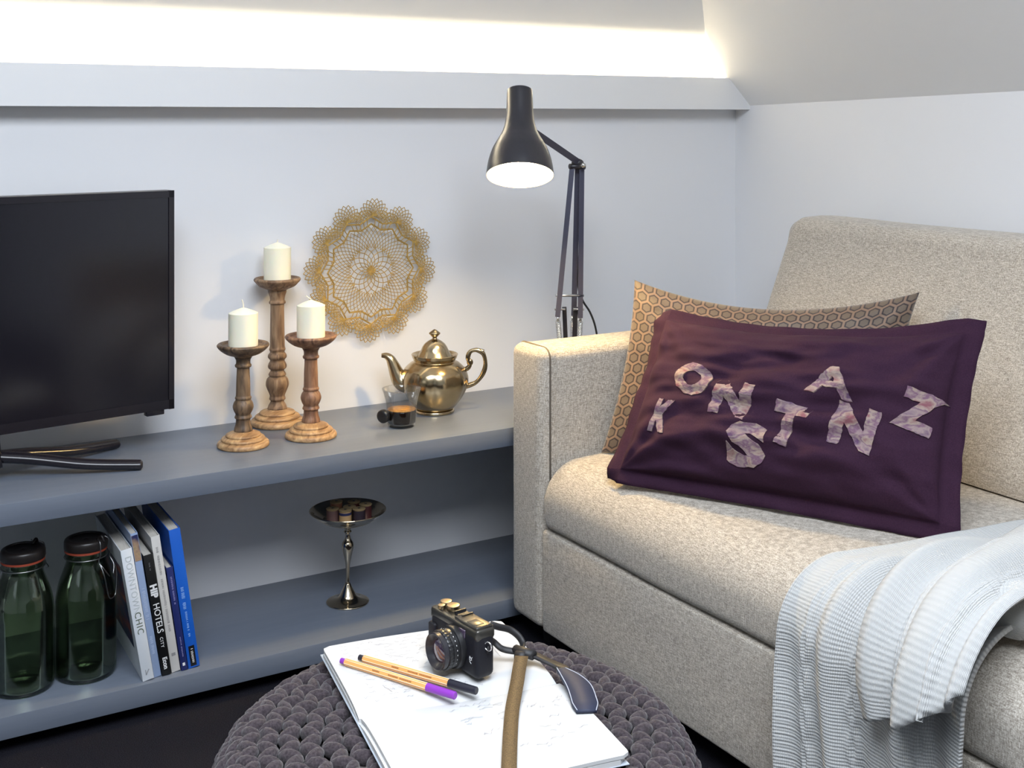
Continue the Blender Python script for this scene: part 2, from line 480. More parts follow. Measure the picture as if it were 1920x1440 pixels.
M['cap_black'] = pmat('black_cap', srgb(34, 34, 44), 0.35)
M['cam'] = pmat('camera_leatherette', (0.008, 0.008, 0.012), 0.5, spec=0.3, bump=(900, 0.35, 0.0006))
M['cam_metal'] = pmat('camera_satin_metal', (0.10, 0.095, 0.085), 0.32, metal=0.9)
M['cam_gold'] = pmat('camera_dial_metal', srgb(176, 158, 126), 0.28, metal=1.0)
M['lens_glass'] = pmat('coated_lens', (0.05, 0.03, 0.06), 0.05, spec=1.0, coat=1.0)
M['white_mark'] = pmat('white_print', (0.75, 0.75, 0.75), 0.6)
M['strap'] = pmat('black_strap', (0.013, 0.012, 0.013), 0.55)
M['strap_brown'] = noise_mat('olive_brown_webbing', [(0.35, srgb(66, 50, 30)), (0.65, srgb(112, 90, 56))], 30, 0.7, stretch=(30, 30, 3))
M['strap_blue'] = pmat('navy_leather_pad', srgb(36, 42, 64), 0.65)
M['stitch'] = pmat('pale_stitching', srgb(176, 180, 190), 0.8)

# ------------------------------------------------------------------ room
XR, YB, XL, YF, ZC = 2.50, 2.85, -2.20, -2.00, 2.40
zr = lambda Y: 1.238 + 0.028 * (2.79 - Y)      # foot of the right slope on the right wall
ZB = 1.34                                       # foot of the back slope

struct(obj('floor', ([(XL, YF, 0), (XR, YF, 0), (XR, YB, 0), (XL, YB, 0)], [(0, 1, 2, 3)]), M['carpet'], smooth=False))
struct(obj('wall_back', ([(XL, YB, 0), (XR, YB, 0), (XR, YB, zr(YB)), (XR - (ZB - zr(YB)), YB, ZB), (XL, YB, ZB)], [(4, 3, 2, 1, 0)]), M['wall'], smooth=False))
struct(obj('wall_right', ([(XR, YB, 0), (XR, YF, 0), (XR, YF, zr(YF)), (XR, YB, zr(YB))], [(0, 1, 2, 3)]), M['wall'], smooth=False))
hipx0 = XR - (ZB - zr(YB)); hipY = YB - (ZC - ZB); hipx1 = XR - (ZC - zr(hipY)); frx = XR - (ZC - zr(YF))
struct(obj('ceiling_slope_right', ([(XR, YF, zr(YF)), (frx, YF, ZC), (hipx1, hipY, ZC), (hipx0, YB, ZB), (XR, YB, zr(YB))], [(0, 1, 2, 3, 4)]), M['ceil'], smooth=False))
struct(obj('ceiling_slope_back', ([(XL, YB, ZB), (hipx0, YB, ZB), (hipx1, hipY, ZC), (XL, hipY, ZC)], [(0, 1, 2, 3)]), M['ceil'], smooth=False))
RW = (-0.55, 1.15, -0.48, 1.12)      # roof window opening in the flat ceiling
struct(obj('ceiling', ([(XL, YF, ZC), (XL, hipY, ZC), (hipx1, hipY, ZC), (frx, YF, ZC), (RW[0], RW[2], ZC), (RW[0], RW[3], ZC), (RW[1], RW[3], ZC), (RW[1], RW[2], ZC)], [(0, 1, 5, 4), (1, 2, 6, 5), (2, 3, 7, 6), (3, 0, 4, 7)]), M['ceil'], smooth=False))

def wall_hole(axis, c, a0, a1, z1, h):
    """wall in plane axis=c with opening h=(b0,b1,zb0,zb1)"""
    b0, b1, q0, q1 = h
    pts = [(a0, 0), (a1, 0), (a1, z1), (a0, z1), (b0, q0), (b1, q0), (b1, q1), (b0, q1)]
    V = [((c, a, z) if axis == 'x' else (a, c, z)) for a, z in pts]
    return (V, [(0, 1, 5, 4), (1, 2, 6, 5), (2, 3, 7, 6), (3, 0, 4, 7)])
struct(obj('wall_left', wall_hole('x', XL, YF, YB, ZC, (-0.6, 1.1, 1.3, 2.2)), M['far_wall'], smooth=False))
struct(obj('wall_front', ([(XL, YF, 0), (XR, YF, 0), (XR, YF, zr(YF)), (frx, YF, ZC), (XL, YF, ZC)], [(0, 1, 2, 3, 4)]), M['far_wall'], smooth=False))
def window(name, axis, c, b0, b1, q0, q1):
    t = 0.05
    def bx(a0, a1, z0, z1):
        return box(c - 0.09, c - 0.02, a0, a1, z0, z1) if axis == 'x' else box(a0, a1, c - 0.09, c - 0.02, z0, z1)
    mid = (b0 + b1) / 2
    o = struct(obj(name, merge(bx(b0, b0 + t, q0, q1), bx(b1 - t, b1, q0, q1), bx(b0, b1, q0, q0 + t), bx(b0, b1, q1 - t, q1), bx(mid - t / 2, mid + t / 2, q0, q1)), M['trim'], smooth=False))
    for a0, a1 in ((b0 + t, mid - t / 2), (mid + t / 2, b1 - t)):
        g = box(c - 0.06, c - 0.055, a0, a1, q0 + t, q1 - t) if axis == 'x' else box(a0, a1, c - 0.06, c - 0.055, q0 + t, q1 - t)
        obj('pane', g, M['clear'], o, smooth=False)
window('window_1', 'x', XL, -0.6, 1.1, 1.3, 2.2)
o = struct(obj('window_2', merge(box(RW[0], RW[0] + .05, RW[2], RW[3], ZC + .02, ZC + .09), box(RW[1] - .05, RW[1], RW[2], RW[3], ZC + .02, ZC + .09), box(RW[0], RW[1], RW[2], RW[2] + .05, ZC + .02, ZC + .09), box(RW[0], RW[1], RW[3] - .05, RW[3], ZC + .02, ZC + .09)), M['trim'], smooth=False))
obj('pane', box(RW[0] + .05, RW[1] - .05, RW[2] + .05, RW[3] - .05, ZC + .055, ZC + .06), M['clear'], o, smooth=False)

# ledge board with light trough along the back wall
zl0, zl1 = 1.2265, 1.3195
yl = 2.785
def rx(z): return XR - max(0, z - zr(yl))
struct(obj('trim_1', merge(
    prism([(XL, yl, zl0), (XR, yl, zl0), (XR, yl, zr(yl)), (rx(zl1), yl, zl1), (XL, yl, zl1)], (0, 0.016, 0)),
    box(XL, XR, yl + 0.016, YB, zl0, zl0 + 0.012)), M['trim'], smooth=False))
led = obj('light_strip', box(XL + 0.02, XR - 0.10, 2.822, 2.836, zl0 + 0.012, zl0 + 0.022), M['led'], smooth=False)
single(led, 'warm white light strip hidden in the trough behind the wall ledge', 'light strip')

# ------------------------------------------------------------------ shelf unit
ZT, ZLOW = 0.4755, 0.075           # tops of the upper and the lower board
YS = 2.468                          # front of the boards
SX0, SX1 = -1.10, 2.44
for zt, lab in ((ZT, 'long grey-blue shelf board carrying the television and the teapot'), (ZLOW, 'long grey-blue lower shelf board carrying the books and green bottles')):
    t = thing('wall_shelf', (SX0, YS, zt - 0.043), lab, 'shelf')
    obj('board', rbox(SX0, SX1, YS, YB - 0.001, zt - 0.043, zt, 0.0015, 2), M['shelf'], t, world=True, autosmooth=30)
    if zt == ZLOW: obj('plinth', box(SX0 + 0.05, SX1 - 0.05, YS + 0.10, YB - 0.01, 0.0, zt - 0.043), M['plinth'], t, world=True, smooth=False)

# ------------------------------------------------------------------ sofa
SXF = 1.457
YA0, YA1 = 2.309, 2.440            # far arm
YE0, YE1 = 0.78, 0.91              # other arm, out of the frame
ZSEAT = 0.44
t = thing('sofa', (SXF, 1.6, 0), 'beige linen two-seat sofa with square arms standing along the white wall', 'sofa')
def soften(g, amp, scale, seed=0):
    out = []
    for v in g[0]:
        n = noise.noise_vector(Vector(v) * scale + Vector((seed, 0, 0)))
        out.append(Vector(v) + n * amp)
    return (out,) + tuple(g[1:])
for y0, y1 in ((YA0, YA1), (YE0, YE1)):
    a = obj('arm', soften(rbox(SXF + 0.016, 2.44, y0, y1, 0.06, 0.684, 0.028, 5, 3), 0.002, 9), M['sofa'], t, world=True)
    obj('front_panel', soften(rbox(SXF, SXF + 0.06, y0 - 0.0005, y1 + 0.0005, 0.058, 0.6845, 0.024, 5, 2), 0.0015, 9), M['sofa'], a, world=True)
    xs_ = SXF + 0.026; q = 0.024
    pts = [(xs_, y0 - 0.0005, 0.085), (xs_, y0 - 0.0005, 0.6845 - q)] + [(xs_, y0 + q - q * math.cos(k * PI / 12), 0.6845 - q + q * math.sin(k * PI / 12)) for k in range(1, 7)] + [(xs_, y1 - q + q * math.sin(k * PI / 12), 0.6845 - q + q * math.cos(k * PI / 12)) for k in range(0, 7)] + [(xs_, y1 + 0.0005, 0.085)]
    obj('seam', tube(pts, 0.0026, 6), M['seam'], a, world=True)
obj('base_panel', soften(rbox(SXF + 0.004, 2.40, YE1, YA0 - 0.0005, 0.06, 0.2865, 0.008, 3, 3), 0.001, 7), M['sofa'], t, world=True)
# seat cushion: loft of a rounded front profile
prof = []
def rr_arc(cx, cz, r, a0, a1, n): return [(cx + r * math.cos(math.radians(a0 + (a1 - a0) * i / n)), cz + r * math.sin(math.radians(a0 + (a1 - a0) * i / n))) for i in range(n + 1)]
prof = [(2.3, 0.289)] + [(1.9, 0.289), (1.6, 0.289)] + rr_arc(SXF + 0.022, 0.311, 0.022, 270, 180, 5) + rr_arc(SXF + 0.085, ZSEAT - 0.088, 0.087, 178, 90, 9) + [(1.62, ZSEAT + 0.002), (1.75, ZSEAT + 0.004), (1.9, ZSEAT + 0.003), (2.05, ZSEAT), (2.3, ZSEAT)]
NY = 60
V, Fa = [], []
ya, yb = YE1 + 0.001, YA0 - 0.001
for j in range(NY + 1):
    y = ya + (yb - ya) * j / NY
    e = min(y - ya, yb - y); k = 1.0
    if e < 0.03: k = math.sqrt(max(0, 1 - (1 - e / 0.03) ** 2))
    for (x, z) in prof:
        xx = x; zz = z
        if x < 1.6: xx = x + (1 - k) * 0.012
        if z > 0.36: zz = z - (1 - k) * 0.010
        zz += 0.0025 * noise.noise(Vector((x * 5, y * 5, 3)))
        xx += 0.002 * noise.noise(Vector((x * 5, y * 6, 9)))
        V.append((xx, y, zz))
n = len(prof)
for j in range(NY):
    for i in range(n - 1):
        Fa.append((j * n + i, (j + 1) * n + i, (j + 1) * n + i + 1, j * n + i + 1))
Fa.append(tuple(range(n))); Fa.append(tuple(reversed(range(NY * n, NY * n + n))))
obj('seat_cushion', (V, Fa), M['sofa'], t, world=True, autosmooth=60)
# back cushion: leaning profile, from arm to arm
bp_ = [(2.112, 0.445), (2.104, 0.47), (2.114, 0.52), (2.150, 0.62), (2.192, 0.72), (2.232, 0.81), (2.262, 0.89)] + rr_arc(2.305, 0.902, 0.040, 175, 92, 6) + [(2.36, 0.944)] + rr_arc(2.405, 0.909, 0.033, 88, 0, 4) + [(2.438, 0.7), (2.438, 0.06), (2.35, 0.06), (2.30, 0.44)]
def back_loft(y0, y1, N):
    V, Fa = [], []
    for j in range(N + 1):
        y = y0 + (y1 - y0) * j / N
        e = min(y - y0, y1 - y); k = 1.0
        if e < 0.035: k = math.sqrt(max(0, 1 - (1 - e / 0.035) ** 2))
        for x, z in bp_:
            cx, cz = 2.33, 0.7
            s = 0.0 if x > 2.42 else (1 - k) * 0.02
            dz = (1 - k) * 0.012 if z > 0.85 else 0
            w = noise.noise(Vector((x * 4, y * 4, z * 4))) * 0.004
            V.append((x + s + (w if x < 2.42 else 0), y, z - dz + w * 0.6))
    n = len(bp_)
    for j in range(N):
        for i in range(n):
            i2 = (i + 1) % n
            Fa.append((j * n + i, j * n + i2, (j + 1) * n + i2, (j + 1) * n + i))
    Fa.append(tuple(reversed(range(n)))); Fa.append(tuple(range(N * n, N * n + n)))
    return (V, Fa)
obj('back_cushion', back_loft(YE1 - 0.08, 2.395, 40), M['sofa'], t, world=True, autosmooth=60)
for fx in (SXF + 0.08, 2.36):
    for fy in (YE0 + 0.06, YA1 - 0.06):
        obj('leg', xf(lathe([(0.022, 0), (0.026, 0.06)], 16), (fx, fy, 0)), M['black_foot'], t, world=True, autosmooth=40)

# ------------------------------------------------------------------ television
tva = math.radians(8)
tvR = PY(324.5, 500, 2.690)
tvw, tvh, tvz = 0.745, 0.477, 0.566
ctr = Vector((tvR.x, tvR.y, 0)) - Vector((math.cos(tva), math.sin(tva), 0)) * (tvw / 2)
t = thing('television', (ctr.x, ctr.y, ZT), 'flat black television with glossy dark screen on V-shaped feet', 'television', tva)
z0 = tvz - ZT; z1 = z0 + tvh; hw = tvw / 2
obj('casing', rbox(-hw, hw, -0.004, 0.034, z0, z1, 0.004, 3), M['tv_edge'], t, autosmooth=35)
fr = merge(box(-hw + .001, hw - .001, -0.009, -0.003, z1 - 0.015, z1 - .001), box(-hw + .001, hw - .001, -0.009, -0.003, z0 + .001, z0 + 0.021), box(-hw + .001, -hw + 0.013, -0.009, -0.003, z0, z1), box(hw - 0.013, hw - .001, -0.009, -0.003, z0, z1))
obj('bezel', fr, M['tv'], t, smooth=False)
obj('screen', box(-hw + 0.013, hw - 0.013, -0.0065, -0.003, z0 + 0.021, z1 - 0.015), M['screen'], t, smooth=False)
obj('back_bulge', rbox(-hw + 0.12, hw - 0.12, 0.03, 0.06, z0 + 0.02, z1 - 0.16, 0.01, 2), M['tv_edge'], t, autosmooth=35)
obj('sensor', rbox(hw - 0.062, hw - 0.022, -0.006, 0.012, z0 - 0.010, z0 + 0.002, 0.002, 2), M['tv'], t, autosmooth=35)
obj('neck', tube([(0, 0.03, z0 + 0.05), (0, 0.028, z0 - 0.02), (0.0, 0.01, 0.02)], 0.022, 10, flat=(1.6, 0.6)), M['tv'], t)
fl = PZ(268, 880, ZT); bl = PZ(196, 826, ZT)
def tvloc(p):
    d = Vector((p.x - ctr.x, p.y - ctr.y, 0)); c, s = math.cos(-tva), math.sin(-tva)
    return Vector((d.x * c - d.y * s, d.x * s + d.y * c, 0))
for p, sgn in ((tvloc(fl), 1), (tvloc(bl), 1), (tvloc(fl), -1), (tvloc(bl), -1)):
    yv = min(p.y, 0.085)
    q = Vector((p.x * sgn, yv, 0.008))
    q.z = 0.0105; pts = [(0.0, 0.008, 0.046), q * 0.25 + Vector((0, 0.006, 0.034)), q * 0.6 + Vector((0, 0, 0.0135)), q * 0.93 + Vector((0, 0, 0.0015)), q]
    obj('foot', tube(catmull(pts, 5), lambda s: (0.0165 - 0.003 * s) * (1 if s < 0.94 else 1 - (s - 0.94) * 7), 14, flat=(1.05, 0.72)), M['tv'], t)

# ------------------------------------------------------------------ candlesticks and candles
def stick_profile(rows, y0, k):
    return smooth_prof([(hw * k, max(0.0, (y0 - y) * k)) for y, hw in rows], 3)
short = [(1316, 150), (1309, 157), (1297, 157), (1285, 149), (1280, 130), (1277, 129), (1271, 133), (1261, 127), (1255, 106), (1252, 104), (1246, 107), (1237, 98), (1229, 66), (1222, 56), (1205, 54), (1180, 46), (1150, 44), (1142, 52), (1132, 50), (1120, 46), (1100, 56), (1075, 63), (1050, 57), (1032, 46), (1024, 50), (1014, 48), (1004, 44), (920, 42), (840, 39), (832, 48), (820, 50), (812, 44), (790, 44), (775, 52)]
dish_s = [(776, 50), (766, 60), (750, 105), (725, 140), (704, 157), (694, 156), (688, 146), (694, 128), (702, 110), (704, 0.1)]
tall = [(1183, 155), (1175, 162), (1162, 162), (1149, 153), (1144, 134), (1141, 133), (1135, 137), (1125, 130), (1119, 108), (1116, 106), (1110, 109), (1101, 99), (1093, 68), (1086, 60), (1066, 54), (1046, 42), (1036, 42), (1028, 50), (1016, 48), (1004, 46), (975, 58), (940, 70), (905, 64), (888, 48), (880, 53), (868, 50), (856, 42), (848, 42), (838, 54), (824, 57), (808, 52), (796, 45), (786, 46), (772, 57), (756, 55), (740, 44), (724, 50), (712, 47), (690, 45), (570, 43), (450, 42), (442, 50), (430, 50), (420, 44), (395, 48), (372, 56), (360, 54)]
dish_t = [(362, 54), (354, 66), (338, 105), (318, 126), (300, 142), (290, 141), (284, 132), (290, 118), (296, 100), (297, 0.1)]
def candlestick(px, py, rows, dish, y0, depth_k, label, clabel, cr, ch, wickp, wm):
    p = PZ(px, py, ZT)
    k = depth_k
    t = thing('candlestick', (p.x, p.y, ZT), label, 'candlestick', random.uniform(0, 3), 'turned wooden candlesticks on the shelf')
    base = [r for r in rows if r[0] > y0 - 92]
    split = next(i for i, r in enumerate(rows) if r[1] < 62)
    obj('base', lathe(stick_profile(rows[:split + 1], y0, k), 48), M['wood_light'], t)
    obj('stem', lathe(stick_profile(rows[split:], y0, k), 40), M[wm], t)
    obj('dish', lathe(stick_profile(dish, y0, k), 48, cap1=False), M[wm], t)
    ztop = (y0 - dish[-1][0]) * k
    c = thing('pillar_candle', (p.x, p.y, ZT + ztop), clabel, 'candle', 0, 'unlit white pillar candles')
    obj('wax', lathe(smooth_prof([(cr * 0.97, 0), (cr, 0.002), (cr, ch * 0.5), (cr, ch - 0.004), (cr * 0.965, ch), (cr * 0.55, ch + 0.006), (cr * 0.12, ch + 0.011), (0.0001, ch + 0.0115)], 3), 40, cap1=False), M['wax'], c)
    obj('wick', tube(catmull([(0, 0, ch + 0.009)] + [(a, 0, ch + 0.009 + b) for a, b in wickp], 4), 0.0013, 6), M['wick'], c)
random.seed(4)
candlestick(456, 836, short, dish_s, 1316, 2.727 / FPX / 3.273, 'short wooden candlestick nearest the television feet, weathered dark brown stem', 'white pillar candle with straight wick on the dark short candlestick near the television', 0.0322, 0.073, [(0.0, 0.008), (-0.001, 0.014), (-0.003, 0.020)], 'wood_dark')
candlestick(520, 795, tall, dish_t, 1183, 2.910 / FPX / 3.273, 'tall wooden candlestick with many turned rings standing against the wall', 'white pillar candle on the tallest candlestick', 0.0318, 0.077, [(0.0, 0.005), (0.001, 0.009)], 'wood')
candlestick(583, 819, short, dish_s, 1316, 2.794 / FPX / 3.273, 'short wooden candlestick beside the coffee glass, with reddish brown stem', 'white pillar candle with bent wick in front of the gold doily', 0.0318, 0.073, [(-0.001, 0.005), (-0.006, 0.008), (-0.012, 0.013)], 'wood_red')

# ------------------------------------------------------------------ crochet doily on the wall
dc = PY(696, 507, YB - 0.022)
t = thing('crochet_doily', dc, 'round golden crochet lace doily with scalloped edge hanging on the white wall', 'doily')
def net_geo(edges, r=0.0011):
    gs = []
    for a, b in edges:
        A = Vector((a[0], 0, a[1])); B = Vector((b[0], 0, b[1]))
        gs.append(tube([A, B], r, 4, caps=False))
    V, Fa = [], []
    for g in gs:
        n = len(V); V += g[0]; Fa += [tuple(i + n for i in f) for f in g[1]]
    return (V, Fa)
def pol(r, a, c=(0, 0)): return (c[0] + r * math.sin(a), c[1] + r * math.cos(a))
def ringnet(radii, n, start=0, circ=()):
    E = []
    for k in range(len(radii) - 1):
        o0 = ((k + start) % 2) * 0.5; o1 = ((k + 1 + start) % 2) * 0.5
        for j in range(n):
            A = pol(radii[k], 2 * PI * (j + o0) / n)
            for s in (0.5, -0.5):
                E.append((A, pol(radii[k + 1], 2 * PI * (j + o0 + s) / n)))
    return E
E = ringnet([0.006, 0.017, 0.027, 0.037, 0.047, 0.056], 16)
for j in range(12): E.append(((0, 0), pol(0.012, 2 * PI * j / 12)))
for j in range(16): E.append((pol(0.006, 2 * PI * j / 16), pol(0.006, 2 * PI * (j + 1) / 16)))
obj('centre_flower', net_geo(E, 0.0010), M['gold_thread'], t)
R = [0.056 + i * 0.0078 for i in range(8)]
E = ringnet(R, 54)
for j in range(16):           # clusters of stitches at the flower's tips
    for s in (-0.10, 0, 0.10):
        E.append((pol(0.054, 2 * PI * (j + 0.5) / 16), pol(0.066, 2 * PI * (j + 0.5) / 16 + s)))
obj('net_band', net_geo(E, 0.00085), M['gold_thread'], t)
E = []
def star(r0, r1, n, off=0):
    pts = []
    for j in range(n):
        pts += [pol(r1, 2 * PI * (j + off) / n), pol(r0, 2 * PI * (j + off + 0.5) / n)]
    return [(pts[i], pts[(i + 1) % len(pts)]) for i in range(len(pts))]
for dr in (-0.0012, 0.0012): E += star(0.104 + dr, 0.117 + dr, 12)
for dr in (-0.001, 0.001): E += star(0.120 + dr, 0.135 + dr, 12)
for j in range(72):
    a = 2 * PI * j / 72
    ph = abs(((j / 6.0) % 1) - 0.5) * 2
    ra = 0.104 + (0.117 - 0.104) * ph; rb = 0.120 + 0.015 * ph
    if j % 6 in (0,): continue
    E.append((pol(ra, a), pol(rb, a)))
obj('star_braid', net_geo(E, 0.0012), M['gold_thread'], t)
E = []
C = (0, 0.137)
for j in range(15):
    a = math.radians(-112 + 224 * j / 14)
    rm = 0.043 * (0.90 + 0.10 * math.cos(a))
    E.append((C, pol(rm * 0.42, a, C)))
rr_ = [0.42, 0.56, 0.70, 0.85, 1.0]
for k in range(4):
    o0 = (k % 2) * 0.5; o1 = ((k + 1) % 2) * 0.5
    for j in range(13):
        def q(f, jj):
            a = math.radians(-118 + 236 * jj / 13); rm = 0.044 * (0.90 + 0.10 * math.cos(a)); return pol(rm * f, a, C)
        E.append((q(rr_[k], j + o0), q(rr_[k + 1], j + o0 + 0.5)))
        E.append((q(rr_[k], j + o0), q(rr_[k + 1], j + o0 - 0.5)))
EO = ringnet([0.1225, 0.1285, 0.1345, 0.1405, 0.1465, 0.1525], 84)
EO = [e for e in EO if math.hypot(*e[0]) > 0.119 + 0.017 * abs(((math.atan2(*e[0]) / (2 * PI) * 12) % 1) - 0.5) * 2]
obj('outer_net', net_geo(EO, 0.0008), M['gold_thread'], t)
first = None
for j in range(12):
    if first is None:
        first = obj('scallop', net_geo(E, 0.0010), M['gold_thread'], t); s_ = first
    else:
        s_ = first.copy(); COL.objects.link(s_)
    s_.rotation_euler = (0, 2 * PI * j / 12 + math.radians(3), 0)
obj('hook', tube([(0, 0, 0.0), (0, 0.012, 0.0), (0, 0.0225, 0.0)], 0.0016, 8), M['gold_thread'], t)

# ------------------------------------------------------------------ teapot
p = PZ(815, 772, ZT); k = 0.0002275
t = thing('teapot', (p.x, p.y, ZT), 'tarnished silver teapot with lobed body, domed lid and scrolled handle', 'teapot', TH - PI / 2)
def tz(y): return max(0.0, (1058 - y) * k)
lobes = lambda a, i, z: 1 + 0.045 * abs(math.cos(a * 5)) * min(1, max(0, math.sin(PI * min(1, max(0, (z - 0.01) / 0.115)))))
obj('body', lathe(smooth_prof([(150 * k, tz(1040)), (190 * k, tz(1025)), (248 * k, tz(960)), (300 * k, tz(880)), (338 * k, tz(790)), (352 * k, tz(720)), (350 * k, tz(660)), (325 * k, tz(590)), (270 * k, tz(530)), (228 * k, tz(505)), (226 * k, tz(495)), (240 * k, tz(470)), (250 * k, tz(440)), (252 * k, tz(432)), (240 * k, tz(430)), (200 * k, tz(460))], 4), 96, rfun=lobes, cap1=False), M['silver'], t)
obj('foot', lathe(smooth_prof([(212 * k, 0), (216 * k, 0.003), (205 * k, 0.008), (160 * k, tz(1035))], 3), 48), M['silver'], t)
ld = obj('lid', lathe(smooth_prof([(196 * k, tz(470)), (190 * k, tz(455)), (168 * k, tz(420)), (150 * k, tz(390)), (128 * k, tz(345)), (100 * k, tz(310)), (62 * k, tz(283)), (32 * k, tz(268)), (24 * k, tz(258))], 4), 64, rfun=lambda a, i, z: 1 + 0.012 * abs(math.cos(a * 6))), M['silver'], t)
obj('knob', lathe(smooth_prof([(24 * k, tz(260)), (26 * k, tz(248)), (46 * k, tz(228)), (62 * k, tz(208)), (56 * k, tz(196)), (34 * k, tz(180)), (20 * k, tz(170)), (0.0001, tz(160))], 3), 32, cap1=False), M['silver'], ld)
lx = lambda x: (x - 817) * k
pts = catmull([(lx(560), 0, tz(760)), (lx(455), 0, tz(725)), (lx(405), 0, tz(640)), (lx(372), 0, tz(560)), (lx(335), 0, tz(485)), (lx(290), 0, tz(452)), (lx(240), 0, tz(448))], 6)
obj('spout', tube(pts, lambda s: 0.0205 * (1 - s) ** 1.1 + 0.0052, 14), M['silver'], t)
hp = catmull([(lx(1120), 0, tz(590)), (lx(1165), 0, tz(590)), (lx(1200), 0, tz(545)), (lx(1178), 0, tz(470)), (lx(1205), 0, tz(405)), (lx(1275), 0, tz(388)), (lx(1345), 0, tz(430)), (lx(1368), 0, tz(540)), (lx(1340), 0, tz(645)), (lx(1275), 0, tz(730)), (lx(1200), 0, tz(768)), (lx(1120), 0, tz(800))], 6)
hd = obj('handle', tube(hp, lambda s: 0.0050 + 0.0012 * math.sin(s * PI * 5) ** 2, 10), M['silver'], t)
obj('thumb_rest', tube(catmull([(lx(1255), 0, tz(392)), (lx(1310), 0, tz(392)), (lx(1352), 0, tz(402))], 4), 0.0045, 8), M['silver'], hd)
obj('scroll', ellipsoid((lx(1200), 0, tz(520)), (0.008, 0, 0), (0, 0.005, 0), (0, 0, 0.009), 12, 8), M['silver'], hd)

# ------------------------------------------------------------------ coffee glass
p = PZ(753, 799, ZT)
t = thing('coffee_glass', (p.x, p.y, ZT), 'small flared glass half full of black coffee in front of the teapot', 'glass', TH - PI / 2)
go = [(0.0285, 0), (0.0315, 0.002), (0.0345, 0.010), (0.0355, 0.025), (0.0355, 0.045), (0.0375, 0.060), (0.0425, 0.078), (0.0465, 0.089)]
outer = smooth_prof(go, 4); inner = [(r - 0.002, z) for r, z in reversed(outer) if z > 0.006] + [(0.0001, 0.006)]
obj('glass_wall', lathe(outer + inner, 48, cap1=False), M['clear'], t)
cp = [(0.0001, 0.0065)] + [(r - 0.0024, z) for r, z in outer if 0.0075 < z < 0.040] + [(0.0331, 0.040)]
obj('coffee', lathe(cp, 48, cap0=False), M['coffee'], t)
obj('crema', lathe([(0.0331, 0.0395), (0.0331, 0.0412), (0.0001, 0.0414)], 48, cap1=False), M['crema'], t)
kx, ky = -0.040, -0.022
obj('handle_knob', xf(lathe(smooth_prof([(0.0001, -0.009), (0.010, -0.009), (0.0150, -0.005), (0.0158, 0.003), (0.013, 0.008), (0.0001, 0.009)], 3), 28, cap0=False, cap1=False), (kx, ky, 0.029), (PI / 2 + 0.1, 0, -0.5)), M['black_plastic'], t)

# ------------------------------------------------------------------ desk lamp on the shelf behind the arm
el = PD(1083, 303, 3.10)
bx_, by_ = PD(1070, 600, 3.14).xy
t = thing('desk_lamp', (bx_, by_, ZT), 'black articulated desk lamp with lit bell-shaped shade behind the sofa arm', 'lamp')
obj('base', xf(lathe(smooth_prof([(0.088, 0), (0.090, 0.004), (0.090, 0.016), (0.084, 0.022), (0.03, 0.026), (0.018, 0.030), (0.016, 0.05)], 3), 48), (bx_, by_, ZT)), M['lamp_black'], t, world=True, autosmooth=50)
piv = Vector((bx_, by_, ZT + 0.06))
obj('pivot', xf(lathe([(0.017, -0.016), (0.017, 0.016)], 20), piv, (PI / 2, 0, TH - PI / 2)), M['lamp_black'], t, world=True, autosmooth=40)
dA, dB, dC = 3.07, 3.14, 3.10
A0, A1 = PD(1073, 310, 3.09), PD(1045.5, 594, dA)
B0, B1 = PD(1083, 310, 3.12), PD(1076, 592, dB)
C0, C1 = PD(1091, 312, 3.10), PD(1088, 596, dC)
obj('lower_arm_bar', bar(A0, A1, 0.0125, 0.009, FW), M['lamp_grey'], t, world=True, smooth=False)
obj('lower_arm_bar', bar(B0, B1, 0.0135, 0.009, FW), M['lamp_grey'], t, world=True, smooth=False)
obj('lower_arm_bar', bar(C0, C1, 0.0125, 0.009, FW), M['lamp_grey'], t, world=True, smooth=False)
ew = tube([PD(1068, 312, 3.085), PD(1096, 313, 3.105)], 0.007, 12)
ho = obj('elbow_joint', merge(ew, ellipsoid(PD(1083, 306, 3.10), RT * 0.016, FW * 0.008, (0, 0, 0.012), 12, 8)), M['lamp_black'], t, world=True)
obj('screw', tube([PD(1092, 310, 3.08), PD(1094.5, 310, 3.07)], 0.006, 10), M['chrome'], ho, world=True)
obj('cross_pin', tube([PD(1042, 554, dA), PD(1094, 554, dC)], 0.0034, 10), M['chrome'], t, world=True)
for px_, d in ((1049, dA), (1084, dC)):
    obj('hinge_pin', tube([PD(px_ - 9, 580, d), PD(px_ + 11, 580, d)], 0.003, 8), M['chrome'], t, world=True)
for px_, d, w in ((1058, 3.09, 0.011), (1079, 3.11, 0.012)):
    top = PD(px_, 576, d); bot = Vector((piv.x + (px_ - 1070) * 0.0009, piv.y, piv.z))
    obj('strut', bar(top, bot, w, 0.006, FW), M['lamp_black'], t, world=True, smooth=False)
def spring(a, b, r, turns):
    a, b = Vector(a), Vector(b); T = (b - a); L = T.length; T.normalize(); U = T.orthogonal().normalized(); S = T.cross(U)
    n = turns * 8
    pts = [a + T * (L * i / n) + (U * math.cos(2 * PI * i / 8) + S * math.sin(2 * PI * i / 8)) * r for i in range(n + 1)]
    return tube(pts, 0.0011, 4)
for px_, d in ((1046, dA), (1073, 3.13), (1088, dC)):
    a = PD(px_, 602, d); b = Vector((piv.x + (px_ - 1070) * 0.0011, piv.y - 0.004, piv.z + 0.01))
    obj('spring', spring(a, b, 0.0062, 34), M['chrome'], t, world=True)
    obj('spring_clip', tube([PD(px_, 592, d), PD(px_, 604, d)], 0.0035, 8), M['chrome'], t, world=True)
